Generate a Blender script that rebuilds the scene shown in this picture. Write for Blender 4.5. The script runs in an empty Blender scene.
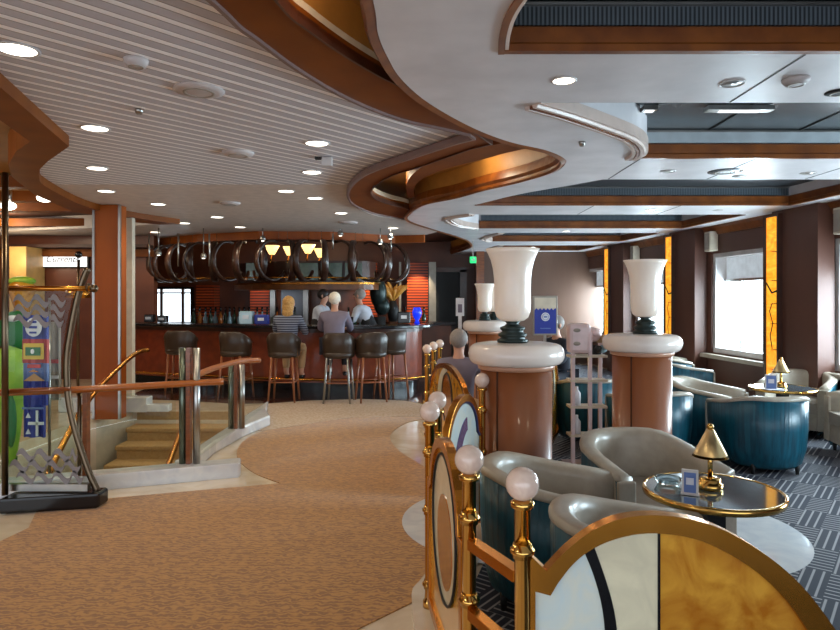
import bpy, math, random
from math import sin, cos, pi, radians, hypot, atan2, sqrt
from mathutils import Vector, Matrix
from mathutils.geometry import tessellate_polygon
random.seed(7)
SC = bpy.context.scene
COL = SC.collection
# ------------------------------------------------------------------ camera, world, light, exposure
F = 650.0; HY = 298.0; EYE = 1.55
cd = bpy.data.cameras.new('camera'); cam = bpy.data.objects.new('camera', cd); COL.objects.link(cam)
cam.location = (0, 0, EYE); cam.rotation_euler = (pi/2, 0, 0)
cd.sensor_width = 36; cd.lens = F/840*36; cd.shift_y = (HY-315)/840; cd.clip_start = .05
SC.camera = cam
SC.view_settings.view_transform = 'Standard'; SC.view_settings.look = 'None'
SC.view_settings.exposure = 0.08; SC.view_settings.gamma = 1; SC.view_settings.use_curve_mapping = False
W = bpy.data.worlds.new('daylight'); SC.world = W; W.use_nodes = True
wn = W.node_tree.nodes; bgd = wn['Background']
bgd.inputs[0].default_value = (.80, .90, 1, 1); bgd.inputs[1].default_value = 2.6
WARM = (1, .86, .62); DL_W = 23; COVE_W = 4; WIN_W = 230

def light(name, typ, loc, energy, color=(1,1,1), size=.1, rot=(0,0,0), parent=None, sizey=None, spot=None):
    l = bpy.data.lights.new(name, typ); l.energy = energy; l.color = color
    if typ == 'AREA':
        l.size = size
        if sizey: l.shape = 'RECTANGLE'; l.size_y = sizey
    elif typ == 'SPOT':
        l.shadow_soft_size = size; l.spot_size = spot or radians(120); l.spot_blend = .6
    else: l.shadow_soft_size = size
    o = bpy.data.objects.new(name, l); COL.objects.link(o)
    o.location = loc; o.rotation_euler = rot
    if parent: o.parent = parent
    return o
# daylight entering through the side windows (one area light in each opening)
WX = lambda D: 3.60-.1*(D-6.8)                # inner face of the window wall
WINS = [(2.65, 3.75), (4.72, 5.82), (6.70, 7.80), (8.80, 9.90), (10.90, 12.0)]
WANG = atan2(-.1, 1)
for i, (a, b) in enumerate(WINS):
    m = (a+b)/2
    light('window_daylight', 'AREA', ((WX(m)+.32)*1.3, m*1.3, 1.45), WIN_W, (.70, .84, 1), 1.3, (0, pi/2, 0), sizey=1.35)

# ------------------------------------------------------------------ materials
def lin(c): return tuple((v/12.92 if v <= .04045 else ((v+.055)/1.055)**2.4) for v in [x/255 for x in c])+(1,)
def mat(name, rgb, rough=.5, metal=0, kind=None, rgb2=None, scale=8, emit=0, coat=0, trans=0, bump=0, stretch=None, spec=None, alpha=None):
    m = bpy.data.materials.new(name); m.use_nodes = True
    nt = m.node_tree; n = nt.nodes; L = nt.links; b = n['Principled BSDF']
    c = lin(rgb); b.inputs['Base Color'].default_value = c
    b.inputs['Roughness'].default_value = rough; b.inputs['Metallic'].default_value = metal
    if coat: b.inputs['Coat Weight'].default_value = coat; b.inputs['Coat Roughness'].default_value = .08
    if trans: b.inputs['Transmission Weight'].default_value = trans; b.inputs['IOR'].default_value = 1.1
    if spec is not None: b.inputs['Specular IOR Level'].default_value = spec
    if alpha is not None: b.inputs['Alpha'].default_value = alpha
    if emit: b.inputs['Emission Color'].default_value = c; b.inputs['Emission Strength'].default_value = emit
    tc = n.new('ShaderNodeTexCoord'); mp = n.new('ShaderNodeMapping'); L.new(tc.outputs['Object'], mp.inputs[0])
    if stretch: mp.inputs['Scale'].default_value = stretch
    fac = None
    if kind == 'noise' or kind is None:
        t = n.new('ShaderNodeTexNoise'); t.inputs['Scale'].default_value = scale; t.inputs['Detail'].default_value = 4
        L.new(mp.outputs[0], t.inputs[0]); fac = t.outputs[0]
    elif kind == 'wave':
        t = n.new('ShaderNodeTexWave'); t.inputs['Scale'].default_value = scale; t.inputs['Distortion'].default_value = 0
        L.new(mp.outputs[0], t.inputs[0]); fac = t.outputs['Fac']
    elif kind == 'vein':
        t = n.new('ShaderNodeTexNoise'); t.inputs['Scale'].default_value = scale; t.inputs['Detail'].default_value = 6; t.inputs['Distortion'].default_value = 1.5
        L.new(mp.outputs[0], t.inputs[0]); fac = t.outputs[0]
    if rgb2 is None: rgb2 = tuple(max(0, v*.93) for v in rgb)
    r = n.new('ShaderNodeValToRGB'); r.color_ramp.elements[0].color = c; r.color_ramp.elements[1].color = lin(rgb2)
    r.color_ramp.elements[0].position = .35; r.color_ramp.elements[1].position = .65
    L.new(fac, r.inputs[0])
    L.new(r.outputs[0], b.inputs['Base Color'])
    if emit: L.new(r.outputs[0], b.inputs['Emission Color'])
    if bump:
        bp = n.new('ShaderNodeBump'); bp.inputs['Strength'].default_value = bump; bp.inputs['Distance'].default_value = .01
        L.new(fac, bp.inputs['Height']); L.new(bp.outputs[0], b.inputs['Normal'])
    m['ramp'] = 1
    return m
def ramp(m): return [x for x in m.node_tree.nodes if x.type == 'VALTORGB'][0].color_ramp

M = {}
M['white'] = mat('soffit_paint', (226,222,224), .38, scale=3)
M['bar_ceil'] = mat('dark_ceiling_paint', (70,36,20), .5)
M['pale_panel'] = mat('pale_blue_grey_panel', (190,200,206), .35)
M['pink_mould'] = mat('pinkish_plaster_moulding', (206,184,172), .35)
M['cream'] = mat('cream_paint', (214,200,178), .5)
M['tan'] = mat('tan_cove_paint', (168,116,52), .5)
M['pillar_wood'] = mat('orange_brown_veneer', (162,80,16), .45, rgb2=(142,66,10), scale=4, stretch=(1,1,.15), spec=.3)
M['wood'] = mat('cherry_wood', (134,70,24), .28, rgb2=(110,54,18), scale=5, stretch=(1,1,6), coat=.3)
M['wood_h'] = mat('cherry_moulding', (134,74,24), .34, rgb2=(104,52,16), scale=6, coat=.1)
M['wood_dark'] = mat('dark_mahogany', (78,38,20), .35, rgb2=(58,27,14), scale=5, coat=.2)
M['wood_band'] = mat('brown_cornice', (126,66,10), .55, rgb2=(112,56,8), scale=3, spec=.25)
M['col_wood'] = mat('pillar_veneer', (146,82,44), .38, rgb2=(126,68,34), scale=4, stretch=(1,1,.15), coat=.15)
M['collar'] = mat('pinkish_wood_collar', (196,144,116), .3)
M['wall'] = mat('brown_wall_panel', (92,56,42), .45, rgb2=(82,48,36), scale=2, stretch=(1,1,.3))
M['wall_far'] = mat('dark_far_panel', (112,56,28), .4, rgb2=(92,44,22), scale=2)
M['wall_urn'] = mat('dull_brown_veneer', (96,70,56), .35, rgb2=(80,56,44), scale=1.5, stretch=(1,1,.2))
M['marble'] = mat('cream_marble', (222,206,184), .14, kind='vein', rgb2=(206,186,160), scale=3, coat=.3)
M['marble_w'] = mat('white_marble', (222,222,222), .14, kind='vein', rgb2=(204,206,212), scale=5, coat=.4)
M['stone'] = mat('white_stone_ring', (238,224,214), .25, rgb2=(230,214,204), scale=5, coat=.3)
M['brass'] = mat('polished_brass', (224,178,98), .12, 1, scale=2, rgb2=(216,168,88))
M['brass_soft'] = mat('satin_brass', (206,140,58), .26, 1, rgb2=(196,130,50))
M['brass_pale'] = mat('pale_brass_shade', (232,200,146), .36, 1)
M['smoky'] = mat('smoky_green_tube', (104,112,98), .25, .7)
M['bronze'] = mat('bronze_tube', (112,96,78), .3, 1)
M['steel'] = mat('brushed_steel', (176,174,170), .28, 1)
M['black'] = mat('black_lacquer', (14,14,18), .22)
M['blackm'] = mat('black_matt', (18,16,16), .6)
M['darkgreen'] = mat('dark_patina', (38,50,48), .35, .5)
M['leather'] = mat('grey_leather', (172,160,144), .4, rgb2=(162,150,134), scale=14, coat=.15)
M['cushion'] = mat('taupe_leather', (156,146,134), .42, rgb2=(146,136,124), scale=10)
M['teal'] = mat('teal_ribbed_velvet', (12,84,102), .36, rgb2=(6,56,72), kind='noise', scale=30, stretch=(1,1,.04), bump=.5)
M['stool'] = mat('dark_stool_leather', (58,42,30), .35)
M['glass'] = mat('clear_glass', (235,245,242), .03, trans=1)
def thin_glass(name, tint):
    m = bpy.data.materials.new(name); m.use_nodes = True; nt = m.node_tree; n = nt.nodes; L = nt.links
    n.remove(n['Principled BSDF']); o = n['Material Output']
    t_ = n.new('ShaderNodeBsdfTransparent'); t_.inputs[0].default_value = tint
    g = n.new('ShaderNodeBsdfGlossy'); g.inputs['Roughness'].default_value = .02
    fz = n.new('ShaderNodeFresnel'); fz.inputs[0].default_value = 1.3; mx = n.new('ShaderNodeMixShader')
    ge = n.new('ShaderNodeNewGeometry'); iv = n.new('ShaderNodeMath'); iv.operation = 'SUBTRACT'; iv.inputs[0].default_value = 1; L.new(ge.outputs['Backfacing'], iv.inputs[1])
    mu = n.new('ShaderNodeMath'); mu.operation = 'MULTIPLY'; L.new(fz.outputs[0], mu.inputs[0]); L.new(iv.outputs[0], mu.inputs[1])
    L.new(mu.outputs[0], mx.inputs[0]); L.new(t_.outputs[0], mx.inputs[1]); L.new(g.outputs[0], mx.inputs[2]); L.new(mx.outputs[0], o.inputs[0])
    return m
M['pane'] = thin_glass('clear_flat_glass', (.93,.97,.95,1))
M['frost'] = mat('frosted_glass_urn', (226,214,204), .35, coat=.3, spec=.5, rgb2=(222,208,196)); 
b = M['frost'].node_tree.nodes['Principled BSDF']; b.inputs['Emission Color'].default_value = (1,.8,.62,1); b.inputs['Emission Strength'].default_value = .12; b.inputs['Subsurface Weight'].default_value = .4; b.inputs['Subsurface Radius'].default_value = (.1,.08,.06)
M['urn_glow'] = M['frost']
M['ball'] = mat('milk_white_ball', (232,208,192), .14, coat=.6, kind='vein', rgb2=(222,194,180), scale=20)
M['amber'] = mat('amber_art_glass', (214,156,52), .16, kind='vein', rgb2=(170,102,18), scale=6, coat=.5)
M['amber_d'] = mat('brown_art_glass', (172,104,28), .16, kind='vein', rgb2=(140,78,26), scale=8, coat=.5)
M['creamglass'] = mat('cream_art_glass', (228,220,190), .16, kind='vein', rgb2=(212,204,176), scale=7, coat=.5)
M['blueglass'] = mat('pale_blue_art_glass', (202,218,220), .16, kind='vein', rgb2=(222,222,206), scale=6, coat=.5)
M['purpleglass'] = mat('violet_art_glass', (110,90,120), .16, kind='vein', rgb2=(80,70,110), scale=6, coat=.5)
M['strip'] = mat('backlit_amber_glass', (255,150,20), .3, kind='vein', rgb2=(255,190,60), scale=4, emit=.85, stretch=(1,1,2))
M['lamp_on'] = mat('lit_lamp_lens', (255,246,226), .5, emit=6)
M['sign_on'] = mat('backlit_sign_face', (244,246,250), .5, emit=1.3)
M['shade_on'] = mat('lit_wall_lamp', (255,206,130), .5, emit=2.2)
M['grilled'] = mat('grille_slats', (96,106,114), .4, kind='wave', rgb2=(34,40,48), scale=16)
M['grille2'] = mat('fine_dark_grille', (66,70,74), .4, kind='wave', rgb2=(32,35,40), scale=20)
M['recess'] = mat('grey_metal_panel', (104,112,116), .24, .3)
M['louvre'] = mat('red_wood_louvre', (196,76,24), .35, kind='wave', rgb2=(88,26,10), scale=4.6)
for e in (('louvre','Z'),):
    w = [x for x in M['louvre'].node_tree.nodes if x.type == 'TEX_WAVE'][0]; w.bands_direction = 'Z'
M['greenglass'] = mat('green_tinted_panel', (92,112,92), .2, rgb2=(74,94,80), coat=.4)
M['skin'] = mat('skin', (206,150,124), .5)
M['hair_w'] = mat('white_hair', (226,216,200), .6, scale=60)
M['hair_b'] = mat('blond_hair', (206,160,92), .6, scale=60, rgb2=(170,120,60))
M['hair_d'] = mat('dark_hair', (36,24,20), .5, scale=60)
M['hair_g'] = mat('grey_hair', (150,140,134), .6, scale=60)
M['shirt_g'] = mat('grey_violet_shirt', (122,112,128), .8)
M['shirt_w'] = mat('white_shirt', (206,210,222), .7)
M['vest'] = mat('black_vest', (22,20,24), .7)
M['stripe_top'] = mat('striped_navy_top', (28,32,56), .8, kind='wave', rgb2=(130,134,150), scale=9)
w = [x for x in M['stripe_top'].node_tree.nodes if x.type == 'TEX_WAVE'][0]; w.bands_direction = 'Z'
M['pants_d'] = mat('dark_trousers', (30,32,44), .8)
M['pants_t'] = mat('tan_trousers', (186,150,110), .8)
M['blue'] = mat('royal_blue_print', (34,52,150), .5)
M['bluel'] = mat('light_blue_print', (96,120,178), .5)
M['red'] = mat('red_print', (190,44,30), .5)
M['yellow'] = mat('yellow_print', (226,186,40), .5)
M['green'] = mat('green_print', (30,110,56), .5)
M['lime'] = mat('lime_fabric', (150,190,60), .5, rgb2=(120,170,50))
M['pwhite'] = mat('white_print', (232,232,236), .5)
M['pink'] = mat('pink_white_plastic', (222,196,196), .35, coat=.3)
M['exit'] = mat('lit_green_sign', (40,190,110), .5, emit=1.5)
M['bottle_g'] = mat('dark_green_glass', (40,62,44), .12, coat=.5)
M['bottle_b'] = mat('pale_blue_glass', (150,180,190), .12, coat=.5)
M['bottle_a'] = mat('amber_bottle_glass', (170,90,30), .12, coat=.5)
M['bluelamp'] = mat('glowing_blue_glass', (20,50,230), .3, emit=.9)
M['frame_w'] = mat('white_window_frame', (206,200,198), .35)
M['blind'] = mat('pale_roller_blind', (200,208,214), .7, emit=.45)  # emission stands in for daylight on the blind cloth
M['fit_w'] = mat('ceiling_fitting_white', (196,186,184), .5)
M['paper'] = mat('printed_card', (214,212,222), .5)

# striped slat ceiling : grey boards with a pale ridge between
m = bpy.data.materials.new('slatted_ceiling'); m.use_nodes = True; nt = m.node_tree; n = nt.nodes; L = nt.links; b = n['Principled BSDF']
tc = n.new('ShaderNodeTexCoord'); mp = n.new('ShaderNodeMapping'); mp.inputs['Rotation'].default_value = (0,0,radians(-49)+radians(90)*0)
L.new(tc.outputs['Object'], mp.inputs[0]); sx = n.new('ShaderNodeSeparateXYZ'); L.new(mp.outputs[0], sx.inputs[0])
mm = n.new('ShaderNodeMath'); mm.operation = 'MULTIPLY'; mm.inputs[1].default_value = 1/.122; L.new(sx.outputs[1], mm.inputs[0])
fr = n.new('ShaderNodeMath'); fr.operation = 'FRACT'; L.new(mm.outputs[0], fr.inputs[0])
r = n.new('ShaderNodeValToRGB'); L.new(fr.outputs[0], r.inputs[0])
cr = r.color_ramp; cr.elements[0].position = 0; cr.elements[0].color = lin((196,194,202)); cr.elements[1].position = .54; cr.elements[1].color = lin((196,194,202))
for p, c in ((.58,(112,104,104)),(.64,(255,254,255)),(.94,(255,254,255)),(.975,(112,104,104))):
    e = cr.elements.new(p); e.color = lin(c)
L.new(r.outputs[0], b.inputs['Base Color']); b.inputs['Roughness'].default_value = .45
bp = n.new('ShaderNodeBump'); bp.inputs['Strength'].default_value = .6; bp.inputs['Distance'].default_value = .012
L.new(r.outputs[0], bp.inputs['Height']); L.new(bp.outputs[0], b.inputs['Normal'])
M['slats'] = m
# gold carpet : swirled leaf-like motif
m = bpy.data.materials.new('gold_patterned_carpet'); m.use_nodes = True; nt = m.node_tree; n = nt.nodes; L = nt.links; b = n['Principled BSDF']
tc = n.new('ShaderNodeTexCoord'); v = n.new('ShaderNodeTexVoronoi'); v.inputs['Scale'].default_value = 17; L.new(tc.outputs['Object'], v.inputs[0])
w = n.new('ShaderNodeTexWave'); w.wave_type = 'RINGS'; w.inputs['Scale'].default_value = 9; w.inputs['Distortion'].default_value = 9; w.inputs['Detail'].default_value = 2; w.inputs['Detail Scale'].default_value = 2.2
L.new(tc.outputs['Object'], w.inputs[0])
mx = n.new('ShaderNodeMath'); mx.operation = 'MULTIPLY'; L.new(v.outputs['Distance'], mx.inputs[0]); L.new(w.outputs['Fac'], mx.inputs[1])
r = n.new('ShaderNodeValToRGB'); L.new(mx.outputs[0], r.inputs[0]); cr = r.color_ramp
cr.elements[0].position = .05; cr.elements[0].color = lin((178,126,50)); cr.elements[1].position = .45; cr.elements[1].color = lin((138,90,30))
L.new(r.outputs[0], b.inputs['Base Color']); b.inputs['Roughness'].default_value = .85
b.inputs['Sheen Weight'].default_value = .3
M['carpet'] = m
M['carpet_pale'] = mat('pale_rose_carpet', (196,174,156), .8, rgb2=(172,146,120), scale=30)
M['stair'] = mat('tan_stair_carpet', (176,142,94), .8, rgb2=(162,128,82), scale=30)
# dark carpet with broken angular light lines
m = bpy.data.materials.new('dark_fret_carpet'); m.use_nodes = True; nt = m.node_tree; n = nt.nodes; L = nt.links; b = n['Principled BSDF']
tc = n.new('ShaderNodeTexCoord'); mp = n.new('ShaderNodeMapping'); mp.inputs['Rotation'].default_value = (0,0,radians(38)); mp.inputs['Scale'].default_value = (1,1,1)
L.new(tc.outputs['Object'], mp.inputs[0])
ck = n.new('ShaderNodeTexChecker'); ck.inputs['Scale'].default_value = 3.2; mp2 = n.new('ShaderNodeMapping'); mp2.inputs['Scale'].default_value = (2.2,.8,1); L.new(mp.outputs[0], mp2.inputs[0]); L.new(mp2.outputs[0], ck.inputs[0])
def stripes(dirn, sc):
    w = n.new('ShaderNodeTexWave'); w.bands_direction = dirn; w.inputs['Scale'].default_value = sc; L.new(mp.outputs[0], w.inputs[0]); return w
wa = stripes('X', 6.5); wb = stripes('Y', 6.5)
mi = n.new('ShaderNodeMix'); mi.data_type = 'FLOAT'; L.new(ck.outputs['Fac'], mi.inputs[0]); L.new(wa.outputs['Fac'], mi.inputs[2]); L.new(wb.outputs['Fac'], mi.inputs[3])
r = n.new('ShaderNodeValToRGB'); L.new(mi.outputs[0], r.inputs[0]); cr = r.color_ramp
cr.elements[0].position = .78; cr.elements[0].color = lin((30,34,50)); cr.elements[1].position = .92; cr.elements[1].color = lin((150,148,150))
L.new(r.outputs[0], b.inputs['Base Color']); b.inputs['Roughness'].default_value = .8
M['fret'] = m

# ------------------------------------------------------------------ mesh helpers
class MB:
    def __init__(s): s.v = []; s.f = []; s.sm = []
    def add(s, vs, fs, smooth=False):
        o = len(s.v); s.v += [tuple(p) for p in vs]; s.f += [tuple(i+o for i in f) for f in fs]; s.sm += [smooth]*len(fs); return s
    def box(s, c, d, rz=0, rx=0):
        R = Matrix.Rotation(rz, 3, 'Z') @ Matrix.Rotation(rx, 3, 'X'); c = Vector(c)
        vs = [c+R@Vector((x*d[0]/2, y*d[1]/2, z*d[2]/2)) for x in (-1,1) for y in (-1,1) for z in (-1,1)]
        return s.add(vs, [(0,1,3,2),(4,6,7,5),(0,4,5,1),(2,3,7,6),(0,2,6,4),(1,5,7,3)])
    def tube(s, path, r, n=10, closed=False, cap=True):
        P = [Vector(p) for p in path]; k = len(P); rs = r if isinstance(r, (list, tuple)) else [r]*k
        vs = []; up = None
        for i in range(k):
            a = P[i-1] if (i > 0 or closed) else P[i]; c = P[(i+1) % k] if (i < k-1 or closed) else P[i]
            t = (c-a).normalized()
            if up is None: up = Vector((0,0,1)) if abs(t.z) < .9 else Vector((1,0,0))
            x = t.cross(up)
            if x.length < 1e-4: x = t.cross(Vector((0,1,0)))
            x.normalize(); y = x.cross(t).normalized(); up = y
            for j in range(n):
                a_ = 2*pi*j/n; vs.append(P[i]+(x*cos(a_)+y*sin(a_))*rs[i])
        fs = []
        for i in range(k if closed else k-1):
            for j in range(n):
                fs.append((i*n+j, i*n+(j+1) % n, ((i+1) % k)*n+(j+1) % n, ((i+1) % k)*n+j))
        if not closed and cap: fs.append(tuple(range(n-1,-1,-1))); fs.append(tuple((k-1)*n+j for j in range(n)))
        return s.add(vs, fs, True)
    def lathe(s, prof, c=(0,0,0), n=24, smooth=True, ring=False):
        vs = []; k = len(prof)
        for r, z in prof:
            for j in range(n): vs.append((c[0]+r*cos(2*pi*j/n), c[1]+r*sin(2*pi*j/n), c[2]+z))
        fs = [(i*n+j, i*n+(j+1) % n, (i+1)*n+(j+1) % n, (i+1)*n+j) for i in range(k-1) for j in range(n)]
        if ring: fs += [((k-1)*n+j, (k-1)*n+(j+1) % n, (j+1) % n, j) for j in range(n)]; return s.add(vs, fs, smooth)
        if prof[0][0] > 1e-5: fs.append(tuple(range(n-1,-1,-1)))
        if prof[-1][0] > 1e-5: fs.append(tuple((k-1)*n+j for j in range(n)))
        return s.add(vs, fs, smooth)
    def ball(s, c, r, n=20, sc=(1,1,1)):
        k = n//2; vs = [(c[0], c[1], c[2]-r*sc[2])]
        for i in range(1, k):
            a = -pi/2+pi*i/k
            for j in range(n): vs.append((c[0]+r*sc[0]*cos(a)*cos(2*pi*j/n), c[1]+r*sc[1]*cos(a)*sin(2*pi*j/n), c[2]+r*sc[2]*sin(a)))
        vs.append((c[0], c[1], c[2]+r*sc[2])); fs = []
        for j in range(n):
            fs.append((0, 1+(j+1) % n, 1+j)); t = len(vs)-1
            fs.append((t, 1+(k-2)*n+j, 1+(k-2)*n+(j+1) % n))
            for i in range(k-2): fs.append((1+i*n+j, 1+i*n+(j+1) % n, 1+(i+1)*n+(j+1) % n, 1+(i+1)*n+j))
        return s.add(vs, fs, True)
    def slab(s, loops, z0, z1, T=None):
        """polygon with holes (2D loops), extruded z0..z1; T maps (a,b,h) to a point"""
        T = T or (lambda a, b, h: (a, b, h))
        tri = tessellate_polygon([[Vector((p[0], p[1], 0)) for p in l] for l in loops])
        flat = [p for l in loops for p in l]; N = len(flat)
        vs = [T(p[0], p[1], z0) for p in flat]+[T(p[0], p[1], z1) for p in flat]
        fs = [tuple(t) for t in tri]+[tuple(i+N for i in reversed(t)) for t in tri]
        o = 0
        for l in loops:
            k = len(l)
            for i in range(k): fs.append((o+i, o+(i+1) % k, N+o+(i+1) % k, N+o+i))
            o += k
        return s.add(vs, fs)
    def sweep(s, path, prof, closed=False):
        """path: plan points; prof: closed profile of (left offset, z)"""
        P = [Vector((p[0], p[1])) for p in path]; k = len(P); q = len(prof); vs = []
        for i in range(k):
            a = P[i-1] if (i > 0 or closed) else None; c = P[(i+1) % k] if (i < k-1 or closed) else None
            ts = [d.normalized() for d in ((P[i]-a) if a is not None else None, (c-P[i]) if c is not None else None) if d is not None and d.length > 1e-6]
            t = sum(ts, Vector((0,0))); t = t.normalized() if t.length > 1e-6 else ts[0]
            sc = 1/max(.5, t.dot(ts[0])); nn = Vector((-t.y, t.x))*sc
            for o_, z in prof: vs.append((P[i].x+nn.x*o_, P[i].y+nn.y*o_, z))
        fs = [(i*q+j, i*q+(j+1) % q, ((i+1) % k)*q+(j+1) % q, ((i+1) % k)*q+j) for i in range(k if closed else k-1) for j in range(q)]
        if not closed: fs.append(tuple(range(q-1,-1,-1))); fs.append(tuple((k-1)*q+j for j in range(q)))
        return s.add(vs, fs)
    def build(s, name, m, parent=None, bevel=0):
        me = bpy.data.meshes.new(name); me.from_pydata(s.v, [], s.f); me.validate()
        if len(me.polygons) == len(s.sm): me.polygons.foreach_set('use_smooth', s.sm)
        if isinstance(m, str): m = M[m]
        me.materials.append(m)
        o = bpy.data.objects.new(name, me); COL.objects.link(o)
        # consistent normals
        import bmesh
        bm = bmesh.new(); bm.from_mesh(me); bmesh.ops.recalc_face_normals(bm, faces=bm.faces); bm.to_mesh(me); bm.free()
        if bevel:
            bv = o.modifiers.new('b', 'BEVEL'); bv.width = bevel; bv.segments = 2; bv.limit_method = 'ANGLE'
        if parent: o.parent = parent
        return o
def tag(o, label=None, cat=None, group=None, kind=None):
    if label: o['label'] = label
    if cat: o['category'] = cat
    if group: o['group'] = group
    if kind: o['kind'] = kind
    return o
def thing(name, label, cat, loc=(0,0,0), rz=0, group=None):
    o = bpy.data.objects.new(name, None); COL.objects.link(o); o.empty_display_size = .1
    o.location = loc; o.rotation_euler = (0,0,rz); return tag(o, label, cat, group)
def struct(name, mb, m, parent=None, bevel=0):
    o = mb.build(name, m, parent, bevel)
    if not parent: o['kind'] = 'structure'
    return o
def kids(o): return [c for c in bpy.data.objects if c.parent == o]
def copy_tree(o, loc=None, rz=None, label=None, group=None, parent=None):
    c = o.copy(); COL.objects.link(c)
    if parent: c.parent = parent
    if loc is not None: c.location = loc
    if rz is not None: c.rotation_euler = (0,0,rz)
    if label: c['label'] = label
    if group: c['group'] = group
    for ch in KID.get(o.name, None) or kids(o): copy_tree(ch, parent=c)
    return c
KID = {}
def G(x, y, z=0):
    D = (z-EYE)*F/(HY-y); return ((x-420)/F*D, D)
def A(x, y, D): return ((x-420)/F*D, D, EYE+(HY-y)/F*D)
def cat_rom(P, k=6, closed=False):
    n = len(P); out = []
    for i in range(n if closed else n-1):
        p0 = P[(i-1) % n] if (closed or i > 0) else P[i]; p1 = P[i]; p2 = P[(i+1) % n]; p3 = P[(i+2) % n] if (closed or i+2 < n) else p2
        for j in range(k):
            t = j/k
            out.append(tuple(.5*((2*p1[a])+(-p0[a]+p2[a])*t+(2*p0[a]-5*p1[a]+4*p2[a]-p3[a])*t*t+(-p0[a]+3*p1[a]-3*p2[a]+p3[a])*t**3) for a in range(len(p1))))
    if not closed: out.append(tuple(P[-1]))
    return out
def GP(pts, z): return [G(x, y, z) for x, y in pts]
def circle(c, r, n=40): return [(c[0]+r*cos(2*pi*i/n), c[1]+r*sin(2*pi*i/n)) for i in range(n)]
KC = 1.3; KB = 1.17
MARK = set()
def mark():
    MARK.clear(); MARK.update(o.name for o in bpy.data.objects)
def rescale(k, keep_floor=True):
    """enlarge everything built since mark() about the eye point: same view, true size"""
    f = lambda z: EYE+(z-EYE)*k if (z > .001 or not keep_floor) else 0.0
    new = [o for o in bpy.data.objects if o.name not in MARK]
    done = set(); wz = {}
    def off(o):
        return 0 if o is None else wz[o.name]
    for o in new:
        if o.parent is None: wz[o.name] = o.location.z
    def walk(o, base, nbase):
        if o.type == 'MESH' and o.data.name not in done:
            done.add(o.data.name)
            for v in o.data.vertices:
                z = f(base+v.co.z)-nbase; v.co = (v.co.x*k, v.co.y*k, z)
        for c in [x for x in new if x.parent == o]:
            if c.type == 'LIGHT':
                c.location = (c.location.x*k, c.location.y*k, f(base+c.location.z)-nbase); c.data.energy *= k*k
            else: walk(c, base, nbase)
    for o in new:
        if o.parent is None:
            if o.type == 'LIGHT':
                o.location = (o.location.x*k, o.location.y*k, f(o.location.z)); o.data.energy *= k*k; continue
            b0 = o.location.z; n0 = f(b0) if b0 > .001 else 0.0
            o.location = (o.location.x*k, o.location.y*k, n0); walk(o, b0, n0)
def rect_bevel_prof(a0, a1, z0, z1, b=.008): return [(a0,z0),(a1,z0),(a1,z1),(a0,z1)]

# ================================================================== FLOOR
STAIR = [(-4.3,4.95),(-3.5,5.02),(-2.1,5.72),(-2.12,8.95),(-3.95,8.95),(-4.3,8.0)]
mb = MB(); mb.slab([[(-12,-4),(6.2,-4),(6.2,17),(-12,17)], STAIR], -.12, 0); struct('floor', mb, 'marble')
carp = cat_rom([(-4.4,3.5)]+GP([(-20,552),(35,512)],0), 2)[:-1]+GP([(37,511),(60,507),(110,499),(200,491)],0)+cat_rom(GP([(281,484),(255,474),(240,462),(237,452),(244,441),(262,432),(300,426),(345,419),(400,417),(428,418)],0),4)
carp += cat_rom(GP([(430,419),(410,422),(395,430),(390,439),(400,452),(424,467)],0),4)+[G(431,475),G(431,594),G(358,630),(-.62,2.2),(-.8,-3.9),(-10.3,-3.9),(-10.3,3.5)]
mb = MB(); mb.slab([carp], .001, .007); tag(mb.build('carpet', 'carpet'), 'gold patterned carpet winding along the walkway towards the bar', 'carpet')
pale = GP([(235,408),(270,404),(310,401),(360,399.5),(405,401),(434,407),(434,416)],0)+GP([(400,416.4),(345,418.4),(300,425.4),(262,431),(240,428)],0)
mb = MB(); mb.slab([pale], .001, .006); tag(mb.build('carpet_border', 'carpet_pale'), 'pale rose carpet strip in front of the bar stools', 'carpet')
mb = MB(); mb.slab([[(.55,-2.9),(.5,1.0),(.42,1.9),(.27,2.5),(.2,3.2),(.52,4.3),(.35,6),(.28,7.4),(.5,9),(.6,15),(3.9,15),(4.4,11),(4.85,6.5),(5.5,.5),(5.8,-3.9),(.55,-3.9)]], .001, .006)
tag(mb.build('lounge_carpet', 'fret'), 'dark blue carpet with pale angular line pattern under the armchairs', 'carpet')
C1 = (.665, 4.5); C2 = (1.91, 5.6); C3 = (.92, 9.0)
for c, lab in ((C1,'white marble disc in the floor around the nearest round pillar'), (C2,'white marble disc in the floor around the second round pillar'), ((1.71,4.34),'white marble disc in the lounge floor behind the round table'), (C3,'white marble disc in the floor around the farthest round pillar')):
    r_ = .79 if c != C2 else .5
    mb = MB(); mb.slab([circle(c, r_, 56)], .0075, .011); tag(mb.build('marble_inlay', 'marble_w'), lab, 'floor inlay')
# marble base strip under the glass railing
mb = MB(); mb.sweep(cat_rom([(.36,-1),(.4,1.4),(.31,1.95),(.17,2.25),(.06,3.2),(.12,3.5),(.40,4.36),(.36,5.4),(.17,7.0),(.10,7.6)],5), [(-.1,.0),(.1,0),(.1,.05),(-.1,.05)])
struct('trim_1', mb, 'marble')
# bar apron floor, dark
mb = MB(); mb.slab([GP([(120,399),(180,400.5),(235,404),(270,403.3),(310,400.4),(360,398.9),(405,400.4),(434,406.5)],0)+[(.9,15.5),(-4.95,15.5)]], .001, .004); tag(mb.build('bar_apron', mat('dark_polished_stone', (46,34,34), .15, coat=.4)), 'dark polished stone floor under the bar stools', 'floor')

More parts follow.
